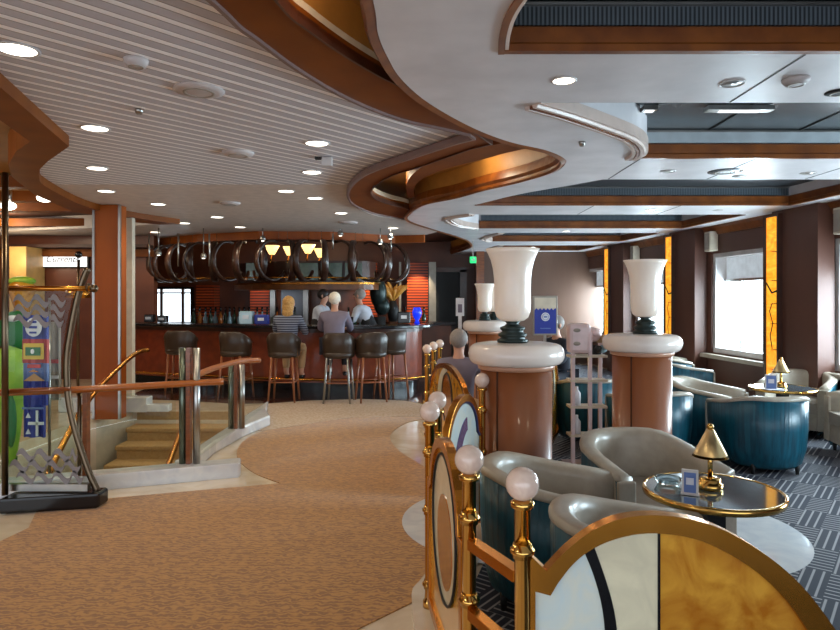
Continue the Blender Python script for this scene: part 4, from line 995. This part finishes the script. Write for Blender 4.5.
def person(lab, loc, rz, seat_z=.77, shirt='shirt_g', pants='pants_d', hair='hair_w', standing=False, lean=.08, hands=None, hairlen=0, scale=1, vest=None):
    """local: faces +Y, pelvis above origin"""
    t = thing('person', lab, 'person', loc, rz)
    pz = .93 if standing else seat_z+.10
    P = Vector((0,0,pz)); 
    ch_ = P+Vector((0,lean*.6,.24)); sh = P+Vector((0,lean,.45)); nk = P+Vector((0,lean+.01,.53)); hd = P+Vector((0,lean+.03,.66))
    hands = hands or ((-.16,.42,pz+.22),(.16,.42,pz+.22))
    if standing:
        legs = [[(s*.095,0,pz-.05),(s*.10,.02,.50),(s*.10,-.01,.09),(s*.10,.10,.035)] for s in (-1,1)]
    else:
        legs = [[(s*.10,.04,pz-.02),(s*.13,.40,pz+.0),(s*.12,.36,pz-.42),(s*.12,.46,pz-.47)] for s in (-1,1)]
    J = []; E = []
    def add(p, r_, par=None):
        J.append((p[0],p[1],p[2],r_[0] if isinstance(r_,tuple) else r_, r_[1] if isinstance(r_,tuple) else r_)); i = len(J)-1
        if par is not None: E.append((par,i))
        return i
    a = add(P,(.15,.11)); b_ = add(P+Vector((0,lean*.3,.12)),(.13,.10),a); c = add(ch_+Vector((0,0,.06)),(.15,.115),b_); d_ = add(sh-Vector((0,0,.05)),(.09,.07),c); e = add(nk,.050,d_)
    h1 = add(hd-Vector((0,-.02,.075)),(.058,.07),e); h2 = add(hd+Vector((0,.0,0)),(.076,.095),h1); add(hd+Vector((0,-.01,.07)),(.055,.07),h2)
    arms = []
    for s, hp in zip((-1,1), hands):
        s0_ = sh+Vector((s*.17,0,-.03)); hp = Vector(hp); el = (s0_+hp)/2+Vector((s*.07,-.04,-.10))
        i0 = add(s0_,.06,d_); i1 = add(el,.043,i0); i2 = add(hp,.028,i1); i3 = add(hp+(hp-el).normalized()*.07,(.038,.016),i2); arms.append((s,s0_,el,hp))
        dr = (hp-el).normalized(); sd = dr.cross(Vector((0,0,1))).normalized()
        for f in range(4):
            q0 = hp+dr*.08+sd*(f-1.5)*.02; l_ = (.065,.078,.072,.055)[f]; f1 = add(q0+dr*l_*.5+Vector((0,0,-.006)),.0085,i3); add(q0+dr*l_*.85+Vector((0,0,-.03)),.007,f1)
        tb = add(hp+dr*.03+sd*(-s)*.045,.010,i2); add(hp+dr*.07+sd*(-s)*.06,.008,tb)
    for lg in legs:
        i0 = add(lg[0],.09,a); i1 = add(lg[1],.062,i0); i2 = add(lg[2],.042,i1); add(lg[3],.035,i2)
    body = skin_mesh('body', J, E, 'skin', t)
    # face
    f = MB(); f.ball((hd.x, hd.y+.098, hd.z-.008), .016, 10, (.8,1,1.4)); f.build('nose', 'skin', t)
    for s in (-1,1):
        f = MB(); f.ball((s*.03, hd.y+.088, hd.z+.018), .010, 10); f.build('eye', 'black', t)
        f = MB(); f.ball((s*.083, hd.y-.005, hd.z-.005), .024, 10, (.4,.8,1.3)); f.build('ear', 'skin', t)
    f = MB(); f.ball((0, hd.y+.088, hd.z-.048), .018, 10, (1.3,.5,.4)); f.build('mouth', 'red', t)
    # clothing
    J = []; E = []
    a = add(P+Vector((0,0,-.04)),(.175,.135)); b_ = add(P+Vector((0,lean*.3,.12)),(.16,.125),a); c = add(ch_+Vector((0,0,.06)),(.18,.135),b_); d_ = add(sh-Vector((0,0,.02)),(.14,.115),c); add(nk-Vector((0,0,.015)),(.078,.078),d_)
    for s, s0_, el, hp in arms:
        i0 = add(s0_,.078,d_); i1 = add(el,.058,i0); add(el+(hp-el)*.85,.042,i1)
    skin_mesh('shirt', J, E, shirt, t)
    if vest:
        J = []; E = []
        a = add(P,(.185,.145)); b_ = add(P+Vector((0,lean*.3,.12)),(.17,.135),a); c = add(ch_+Vector((0,0,.05)),(.185,.145),b_); add(sh-Vector((0,0,.06)),(.125,.115),c); skin_mesh('waistcoat', J, E, vest, t)
    J = []; E = []
    a = add(P+Vector((0,0,-.02)),(.168,.13))
    for lg in legs:
        i0 = add(lg[0],.10,a); i1 = add(lg[1],.08,i0); i2 = add(Vector(lg[1])+(Vector(lg[2])-Vector(lg[1]))*.9,.056,i1)
    skin_mesh('trousers', J, E, pants, t)
    for lg in legs:
        m2 = MB(); m2.ball((lg[2][0], lg[2][1]+.06, lg[2][2]-.055), .05, 14, (.85,2.3,.8)); m2.build('shoe', 'black', t)
    m2 = MB(); m2.ball((hd.x, hd.y-.022, hd.z+.028), .098, 22, (.93,1.05,1.0))
    if hairlen: m2.ball((hd.x, hd.y-.05, hd.z-.05), .095, 20, (.95,.7,1.2)); m2.ball((hd.x, hd.y-.07, hd.z-.13), .085, 18, (1,.5,1.0))
    m2.build('hair', hair, t)
    return t
X = lambda x, D: A(x,0,D)[0]
person('white-haired person in a grey-violet shirt seated at the bar with their back to the camera', (X(334,9.7),9.68,.0), 0, .76, 'shirt_g', 'pants_d', 'hair_w')
person('blond person in a striped navy top seated at the bar, left of the white-haired person', (X(287,9.8),9.78,.0), -.1, .70, 'stripe_top', 'pants_t', 'hair_b', hairlen=1)
person('dark-haired bartender in a black waistcoat and white shirt behind the bar, turned sideways', (X(315,11.55),11.65,.0), radians(-100), shirt='shirt_w', vest='vest', hair='hair_d', standing=True, lean=.12)
person('bartender in white sleeves and dark waistcoat behind the bar, reaching to the left', (X(374,11.4),11.4,.0), radians(75), shirt='shirt_w', vest='vest', hair='hair_g', standing=True, lean=.25)
person('grey-haired person in dark clothes seated beyond the display stand', (X(562,8.3),8.3,.0), radians(120), .45, 'pants_d', 'pants_d', 'hair_g')
person('person with pinkish grey hair seated behind the distant amber glass panel', (X(458,6.4),6.4,.0), radians(-8), .36, 'shirt_g', 'pants_t', 'hair_g')
for (x,D,h) in ((562,8.3,.44),(458,6.4,.35)):
    t = thing('stool', 'low round stool under the %s' % ('grey-haired person in dark clothes' if x == 562 else 'seated person behind the distant amber panel'), 'stool', (X(x,D),D,.006))
    mb = MB(); mb.lathe([(0,h-.1),(.2,h-.1),(.21,h-.04),(.19,h),(0,h)], n=24); mb.build('seat', 'cushion', t)
    for a in (.8,2.4,3.9,5.5):
        mb = MB(); mb.tube([(.14*cos(a),.14*sin(a),h-.09),(.16*cos(a),.16*sin(a),0)], .014, 8); mb.build('leg', 'blackm', t)
t = thing('drinking_glass', 'tall clear glass standing on the bar before the white-haired person', 'glass', (X(350,10.55),10.75,1.10))
mb = MB(); mb.lathe([(0,0),(.03,0),(.036,.14),(.032,.14),(.027,.01),(0,.01)], n=18); mb.build('glass', 'glass', t)

# ================================================================== STAIR RAILING AND LEFT SIDE
def rail_post(x, y, z1, lab, wide=False, zb=.125):
    t = thing('railing_post', lab, 'post', (x,y,zb), 0, 'posts of the stair railing')
    mb = MB(); mb.box((.0,.0,(z1-.125)/2),(.035,.06,z1-.125)); mb.build('wood_face', 'wood', t)
    mb = MB(); mb.tube([(-.055,0,0),(-.055,0,z1-.125)], .03 if wide else .016, 14); mb.build('metal_tube', 'bronze' if not wide else 'smoky', t)
    if wide:
        mb = MB(); mb.tube([(.065,0,0),(.065,0,z1-.125)], .03, 14); mb.build('metal_tube', 'steel', t)
    return t
rail_post(-2.68, 5.22, .80, 'slim wood and bronze railing post beside the curved display frame')
rail_post(-1.99, 5.60, 1.12, 'tall thick railing post with polished tubes at the corner of the stairwell', True)
rail_post(-2.01, 7.1, .82, 'dark wooden railing post farther back on the right of the stairwell', True)
rail_post(-3.15, 8.98, .84, 'slim wooden railing post at the top of the stairs', zb=0)
def glass_panel(p, q, z0, z1, lab):
    mb = MB(); d = Vector((q[0]-p[0], q[1]-p[1])); n_ = Vector((-d.y,d.x)).normalized()*.006
    mb.slab([[(p[0]+n_.x,p[1]+n_.y),(q[0]+n_.x,q[1]+n_.y),(q[0]-n_.x,q[1]-n_.y),(p[0]-n_.x,p[1]-n_.y)]], z0, z1)
    tag(mb.build('glass_balustrade', 'pane'), lab, 'glass panel')
glass_panel((-3.6,4.98),(-2.75,5.2),.12,.76,'clear balustrade glass behind the curved display frame')
glass_panel((-2.62,5.26),(-2.08,5.54),.12,.76,'clear balustrade glass between the slim post and the tall corner post')
glass_panel((-2.0,5.75),(-2.0,7.0),.12,.76,'clear balustrade glass on the right side of the stairwell, near part')
glass_panel((-2.01,7.2),(-2.03,8.4),.12,.76,'clear balustrade glass on the right side of the stairwell, far part')
def handrail(path, lab, m_='wood', r_=.028):
    mb = MB(); mb.tube(cat_rom(path,5), r_, 12); return tag(mb.build('handrail', m_), lab, 'handrail')
M['rail_wood'] = mat('orange_wood_rail', (164,88,28), .3, coat=.3)
handrail([(-4.4,4.9,.82),(-3.4,4.98,.82),(-2.68,5.2,.82),(-2.0,5.55,.82),(-1.72,5.68,.82)], 'orange wooden handrail along the front of the stairwell', 'rail_wood')
handrail([(-1.98,5.62,.86),(-1.97,6.2,.88),(-1.9,6.9,.88),(-1.78,7.2,.86)], 'orange wooden handrail along the right side of the stairwell', 'rail_wood')
handrail([A(148,350,9.0),A(139,352,8.8),A(125,362,8.3),A(91,397,7.2),A(65,440,6.4),A(42,488,5.7)], 'golden handrail sloping down the left side of the stairs', 'brass_soft', .03)
handrail([A(186,418,7.6),A(178,439,7.1),A(166,472,6.4)], 'golden handrail low on the right side of the stairs', 'brass_soft', .03)
# small white ledge fittings by the top of the stair
mb = MB(); mb.box((-4.3,8.9,.1),(1.2,.2,.2)); mb.box((-3.55,8.85,.06),(.3,.14,.1)); tag(mb.build('ledge', 'marble_w', bevel=.01), 'white marble ledge beside the top of the stairs', 'ledge')

# curved metal display frame (bronze tubes, glass with a wavy band, black foot)
t = thing('wave_screen', 'tall curved bronze tube frame with glass and black foot, at the left edge', 'display frame', (0,0,0))
DS = 4.72; p_l = lambda x, y: A(x,y,DS)
mb = MB(); mb.slab([[(X(4,4.7),4.62),(X(96,4.72),4.76),(X(96,4.72),4.92),(X(4,4.7),4.80)]], .01, .12); mb.build('foot', 'black', t, .02)
def tb(path, r_, m_='bronze', nm='tube'): mb = MB(); mb.tube(path, r_, 12); mb.build(nm, m_, t)
a_ = A(5,0,4.72)
tb([(a_[0],4.72,.12),(a_[0],4.72,2.46)], .022)
tb(cat_rom([A(x,y,4.85) for x, y in ((98,492),(88,470),(75,430),(68,395),(67,360),(71,330),(77,300),(82,283),(88,268))],4), .024)
tb([A(2,288.5,4.78),A(93,288.5,4.82)], .02, 'brass_soft', 'cross_bar')
mb = MB(); q = A(94,288.5,4.82); mb.ball(q, .03, 18); mb.build('finial', 'bronze', t)
mb = MB(); mb.tube([A(88,288,4.82),A(89,288,4.82)], .036, 14); mb.build('collar', 'bronze', t)
tb([A(4,392,4.74),A(70,389,4.80)], .016, 'wood', 'cross_bar')
gl = [A(6,487,4.78)]+[A(x,y,4.85) for x, y in ((94,487),(86,467),(73,430),(66,395),(65,360),(69,330),(75,300),(78,291))]+[A(6,291,4.78)]
mb = MB(); mb.slab([[(p[0],p[2]) for p in gl]], 4.80, 4.806, TP); mb.build('glass', 'pane', t)
mb = MB(); mb.box((X(50,4.82),4.80,.155),(.6,.05,.05)); mb.build('channel', 'steel', t)
M['etch'] = mat('etched_grey_wave', (138,132,134), .6)
def wave_band(x0, x1, y, th, ph=0):
    x = x0
    while x < x1-6:
        w_ = min(19, x1-x); up = []; dn = []
        for i in range(9):
            u = i/8; s_ = -4.2*sin(u*2*pi); q_ = th*sin(pi*min(1,max(0,u*.94+.03)))**.6
            up.append(A(x+w_*u, y+s_-q_/2, 4.80)); dn.append(A(x+w_*u, y+s_+q_/2, 4.80))
        mb = MB(); mb.slab([[(p[0],p[2]) for p in up]+[(p[0],p[2]) for p in reversed(dn)]], 4.790, 4.797, TP); mb.build('etched_wave', 'etch', t)
        x += 18
for y, x1 in ((301,66),(311,65),(321,64)): wave_band(8+(y % 2)*6, x1, y, 7)
for y, x1 in ((455,80),(466,83),(477,86)): wave_band(10+(y % 2)*7, x1-2, y, 7)
# hanging festive flags and green balloon shapes behind
def hang(name, lab, cat, x, D, y0, y1, w_, m_, ornaments=(), th=.02):
    t = thing(name, lab, cat, (X(x,D),D,0), 0)
    z0 = A(0,y1,D)[2]; z1 = A(0,y0,D)[2]; W_ = w_/F*D
    n = 10; P_ = [(-W_/2+W_*i/n, .02*sin(i*1.1)) for i in range(n+1)]
    mb = MB(); mb.sweep(P_, [(-th/2,z0),(th/2,z0),(th/2,z1),(-th/2,z1)]); mb.build('cloth', m_, t)
    for fn in ornaments: fn(t, W_, z0, z1)
    return t
def orn(m_, fx, fz, fw, fh, kind='box', lift=.035, nm='emblem'):
    def f(t, W_, z0, z1):
        H_ = z1-z0; cx, cz = fx*W_, z0+fz*H_; mb = MB()
        if kind == 'box': mb.box((cx,-lift,cz),(fw*W_,.008,fh*H_))
        elif kind == 'disc': mb.slab([ell(cx,cz,fw*W_/2,fh*H_/2)], -lift-.004, -lift+.004, TP)
        elif kind == 'tri': mb.slab([[(cx-fw*W_/2,cz-fh*H_/2),(cx+fw*W_/2,cz-fh*H_/2),(cx,cz+fh*H_/2)]], -lift-.004, -lift+.004, TP)
        mb.build(nm, m_, t)
    return f
FD = 5.6
hang('flag', 'royal blue flag with a white round emblem hanging behind the glass', 'flag', 36, FD, 315, 339, 26, 'blue', (orn('pwhite',0,.5,.62,.78,'disc'), orn('blue',0,.5,.30,.10,'box',.045), orn('blue',0,.72,.26,.10,'box',.045), orn('blue',0,.28,.26,.08,'box',.045)))
hang('flag', 'red flag with a yellow frame and green centre hanging below the blue one', 'flag', 36, FD, 339, 363, 27, 'red', (orn('yellow',0,.5,.74,.66), orn('green',0,.5,.54,.34,'box',.045), orn('pwhite',0,.5,.12,.2,'disc',.052)))
hang('flag', 'pale blue flag with orange and white triangles hanging below the red one', 'flag', 36.5, FD, 363, 381, 26, 'bluel', (orn('pants_t',0,.24,.8,.42,'tri'), orn('red',0,.85,.5,.2), orn('amber',0,.6,.4,.14,'tri',.045)))
hang('flag', 'dark blue flag with a small white crest hanging under the triangles', 'flag', 36, FD, 381, 405, 25, 'blue', (orn('pwhite',-.05,.62,.22,.24,'disc'), orn('bluel',-.05,.62,.10,.12,'disc',.045)))
hang('flag', 'blue flag with a white cross and marks at the bottom of the string', 'flag', 35, FD, 405, 437, 22, 'blue', (orn('pwhite',.2,.45,.10,.8), orn('pwhite',.15,.45,.7,.09), orn('bluel',0,.92,.95,.06), orn('pwhite',-.2,.7,.22,.16,'tri'), orn('pwhite',-.2,.2,.22,.16,'tri')))
t = thing('flag_pole', 'slim pole carrying the string of flags on a round foot', 'pole', (X(49.5,5.66),5.66,0))
mb = MB(); mb.tube([(0,0,-.3),(0,0,1.55)], .012, 8); mb.build('pole', 'steel', t)
t = thing('balloon', 'big lime green balloon shape at the far left behind the glass', 'balloon', (X(9,5.9),5.9,0))
mb = MB(); mb.lathe([(0,.02),(.06,.1),(.09,.3),(.11,.5),(.14,.8),(.15,.95),(.12,1.07),(.0,1.12)], n=24); mb.build('envelope', 'lime', t)
mb = MB(); mb.ball((.08,-.1,.45), .1, 16, (.5,.3,2.4)); mb.build('leaf', 'green', t)
t = thing('balloon', 'dark green rounded balloon shape above the lime one behind the glass', 'balloon', (X(16,6.1),6.1,0))
mb = MB(); mb.ball((0,0,1.22), .17, 24, (1,.6,1.25)); mb.build('envelope', 'green', t)
mb = MB(); mb.ball((.02,-.08,1.36), .05, 14, (1.4,.6,.6)); mb.build('patch', 'pwhite', t)
mb = MB(); mb.tube([(0,0,0),(0,0,1.02)], .012, 8); mb.build('string', 'green', t)
hang('fabric_strip', 'grey mauve striped cloth strip hanging right of the flags', 'cloth', 55, 5.8, 322, 400, 12, 'cushion', (orn('red',0,.5,.9,.05), orn('pwhite',0,.3,.9,.04)))
# lit sign
t = thing('lit_sign', 'white backlit sign with dark lettering on the wall left of the wood pillar', 'sign', (X(64,12.38),12.38,A(0,259.5,12.38)[2]))
mb = MB(); mb.box((0,0.0,0),(.92,.06,.285)); mb.build('face', 'sign_on', t, .01)
mb = MB(); mb.slab([[(-.48,-.16),(.48,-.16),(.48,.16),(-.48,.16)],[(-.455,-.138),(.455,-.138),(.455,.138),(-.455,.138)]], -.035, .035, TP); mb.build('frame', 'blackm', t)
cu = bpy.data.curves.new('lettering', 'FONT'); cu.body = 'Currents'; cu.size = .17; cu.extrude = .003; cu.align_x = 'CENTER'; cu.align_y = 'CENTER'; cu.shear = .3
to = bpy.data.objects.new('tmp', cu); COL.objects.link(to)
me = bpy.data.meshes.new_from_object(to.evaluated_get(bpy.context.evaluated_depsgraph_get())); bpy.data.objects.remove(to)
me.materials.clear(); me.materials.append(M['black']); lo = bpy.data.objects.new('lettering', me); COL.objects.link(lo); lo.rotation_euler = (pi/2,0,0); lo.location = (-.02,-.036,0); lo.parent = t
t = thing('microphone_stand', 'gold and black stand with a round black head before the lit sign', 'stand', (X(78,9.3),9.3,0))
mb = MB(); mb.tube([(0,0,0),(0,0,1.55),(.01,0,2.1)], .02, 8); mb.build('pole', 'bronze', t); mb = MB(); mb.ball((.01,0,2.17), .05, 16); mb.build('head', 'black', t)
mb = MB(); mb.lathe([(0,1.55),(.17,1.55),(.15,1.66),(0,1.70)], n=20); mb.build('bowl', 'brass_soft', t); mb = MB(); mb.lathe([(0,0),(.16,0),(.02,.03),(0,.03)], n=20); mb.build('foot', 'black', t)
t = thing('ornament_tower', 'greenish gold lit ornament below the golden wall pillar at the left', 'ornament', (X(22,9.6),9.6,0))
mb = MB(); mb.lathe([(0,0),(.12,0),(.1,1.4),(.16,1.6),(.2,1.72),(.05,1.84),(0,1.84)], n=20); mb.build('body', 'amber', t); mb = MB(); mb.ball((0,0,1.8), .2, 18, (1,.6,.35)); mb.build('cap', 'lime', t)

# ================================================================== CEILING LIGHTS AND FITTINGS
ZT, ZS, ZB, ZU = [EYE+(v-EYE)*KC for v in (ZT,ZS,ZB,ZU)]
def downlight(x, y, z, r_, lab, power=DL_W, world=None, lit=True, grp='recessed ceiling downlights'):
    r_ *= KC; p = world or G(x,y,z)
    t = thing('ceiling_downlight', lab, 'ceiling light', (p[0],p[1],z), 0, grp)
    mb = MB(); mb.lathe([(r_*.92,.0),(r_*1.1,-.0005),(r_*1.12,-.005),(r_*.98,-.008),(r_*.92,-.004)], n=32, ring=True); mb.build('trim_ring', 'frame_w', t)
    mb = MB(); mb.lathe([(0,-.002),(r_*.93,-.002),(r_*.93,-.0045),(0,-.0045)], n=32); mb.build('lens', 'lamp_on' if lit else 'steel', t)
    if power: light('bulb', 'SPOT', (0,0,-.03), power, WARM, .05, parent=t, spot=radians(140))
LD = [(17,49,'large, nearest one at the far left edge'),(95,128,'left row, second from the front'),(97,168,'left row, third from the front'),(106,191,'left row, fourth from the front'),(158,204,'left part, just right of the left row'),(317,143,'right group, nearest'),(312,172,'right group, second nearest'),(286,191,'right group, left one of the third rank'),(315,198,'right group, right one of the third rank'),(217,217,'centre of the smooth ceiling'),(184,223,'left of centre of the smooth ceiling'),(155,232,'smooth ceiling, near the white pillar'),(240,227,'smooth ceiling, right of centre above the hoops'),(341,213,'smooth ceiling, right of the centre'),(393,228,'smooth ceiling, near the end of the wavy trim'),(64,239,'beyond the stairs above the lit sign')]
for x, y, lab in LD: downlight(x, y, ZT, .07, 'round white downlight in the left ceiling: '+lab, DL_W)
for i, w_ in enumerate(((-1.8,.9),(-3.6,1.0),(-1.5,-1.2))): downlight(0,0,ZT,.07,'added unseen round white downlight behind the camera, %s' % ('right','left','rearmost')[i], DL_W*1.0, w_)  # assumed, unseen downlights added to light the room from behind the camera
RD = [(564,80,'nearest, left of the first beam'),(732,83,'nearest beam, right one'),(740,176,'beam beyond the second recess, middle'),(668,171,'beam beyond the second recess, left'),(650,210,'third beam, bright one at the left'),(718,210,'third beam, right'),(566,231,'fourth beam, bright one'),(533,247,'fifth beam, over the big urn'),(487,233,'narrow soffit, left'),(808,173,'beam beyond the second recess, right')]
for x, y, lab in RD: downlight(x, y, ZS, .045, 'small round spotlight in the right ceiling: '+lab, 5 if y < 240 else 2, lit=(x in (564,566,533,650)), grp='small spotlights in the right ceiling')
for x, y in ((45,198),(8,206)):
    p = A(x,y,8.0); t = thing('adjustable_spot', 'bright spotlight hanging between the beams, %s' % ('right one' if x == 45 else 'left one near the bronze tube'), 'spotlight', p, 0, 'bright spots between the beams at the left')
    mb = MB(); mb.ball((0,0,0), .075, 18, (1.3,1,.7)); mb.build('lens', 'lamp_on', t); mb = MB(); mb.tube([(0,.03,.02),(0,.06,ZU-p[2])], .02, 8); mb.build('arm', 'steel', t)
    light('bulb', 'SPOT', (0,0,-.05), 12, WARM, .04, parent=t, spot=radians(130))
def disc_fit(x, y, z, r_, lab, name='ceiling_speaker', cat='ceiling fitting', m_='fit_w', h=.02, eye=False):
    r_ *= KC; p = G(x,y,z-h); t = thing(name, lab, cat, (p[0],p[1],z))
    mb = MB(); mb.lathe([(0,-h),(r_*.75,-h),(r_,-h*.35),(r_,0),(0,0)], n=32); mb.build('housing', m_, t)
    mb = MB(); mb.lathe([(r_*.5,-h-.003),(r_*.62,-h-.003),(r_*.62,-h+.001),(r_*.5,-h+.001)], n=32, ring=True); mb.build('inner_ring', 'cushion', t)
disc_fit(199,93,ZT,.11,'large round white ceiling speaker in the slatted ceiling', h=.018)
disc_fit(238,156,ZT,.10,'round white ceiling disc in the slatted ceiling, farther from the camera', h=.03)
disc_fit(136,67,ZT,.045,'round smoke detector near the left of the slatted ceiling', 'smoke_detector', h=.04)
disc_fit(139,114,ZT,.02,'tiny sprinkler head in the slatted ceiling', 'sprinkler', m_='steel', h=.03)
disc_fit(230,205,ZT,.10,'round white ceiling disc in the smooth ceiling', h=.03)
disc_fit(348,224,ZT,.12,'flat white disc in the smooth ceiling before the hoops', h=.03)
disc_fit(796,85,ZS,.05,'white smoke detector on the nearest beam at the right', 'smoke_detector', h=.03)
disc_fit(838,94,ZS,.05,'dark round vent at the right edge of the nearest beam', 'ceiling_vent', m_='blackm', h=.01)
disc_fit(725,172.5,ZS,.11,'wide dark round air vent in the beam beyond the second recess', 'ceiling_vent', m_='recess', h=.01)
disc_fit(582,146,ZS,.018,'tiny sprinkler head in the white soffit', 'sprinkler', m_='steel', h=.03)
t = thing('exit_box', 'small pale blue ceiling box beside the right downlights', 'ceiling fitting', (*G(327,163,ZT-.05),ZT))
mb = MB(); mb.box((0,0,-.04),(.09,.05,.075)); mb.build('housing', 'bluel' if False else 'frame_w', t, .006); mb = MB(); mb.box((-.07,0,-.01),(.06,.05,.02)); mb.build('bracket', 'blackm', t)
# linear ceiling lamps in the second recess
for i, (x0,x1) in enumerate(((642,656),(706,772))):
    p0 = A(x0,107,4.47); p1 = A(x1,107,4.47); t = thing('recess_fitting', ('small','long')[i]+' bright metal strip fitting in the second ceiling recess, %s' % ('left','right')[i], 'ceiling fitting', ((p0[0]+p1[0])/2,4.47,ZS+.215))
    mb = MB(); mb.box((0,0,-.02),(p1[0]-p0[0],.08,.03)); mb.build('reflector', 'steel', t); mb = MB(); mb.box((0,-.0,-.037),((p1[0]-p0[0])*.6,.05,.006)); mb.build('tube_light', 'sign_on', t)
# cove lamps (linear lamps standing on the hidden ledges)
for i, (x, y, z, e) in enumerate(((-.24,1.0,2.56,.5),(-.24,1.9,2.56,.35),(.42,4.9,2.56,.9),(1.02,4.25,2.56,.4),(-.25,5.4,2.56,.7),(-3.6,3.3,2.53,5),(-4.9,6.6,2.5,6),(-5.4,8.3,2.5,4))):
    light('cove_light', 'POINT', (x*KC,y*KC,EYE+(z-EYE)*KC), COVE_W*e*1.7, WARM, .03)
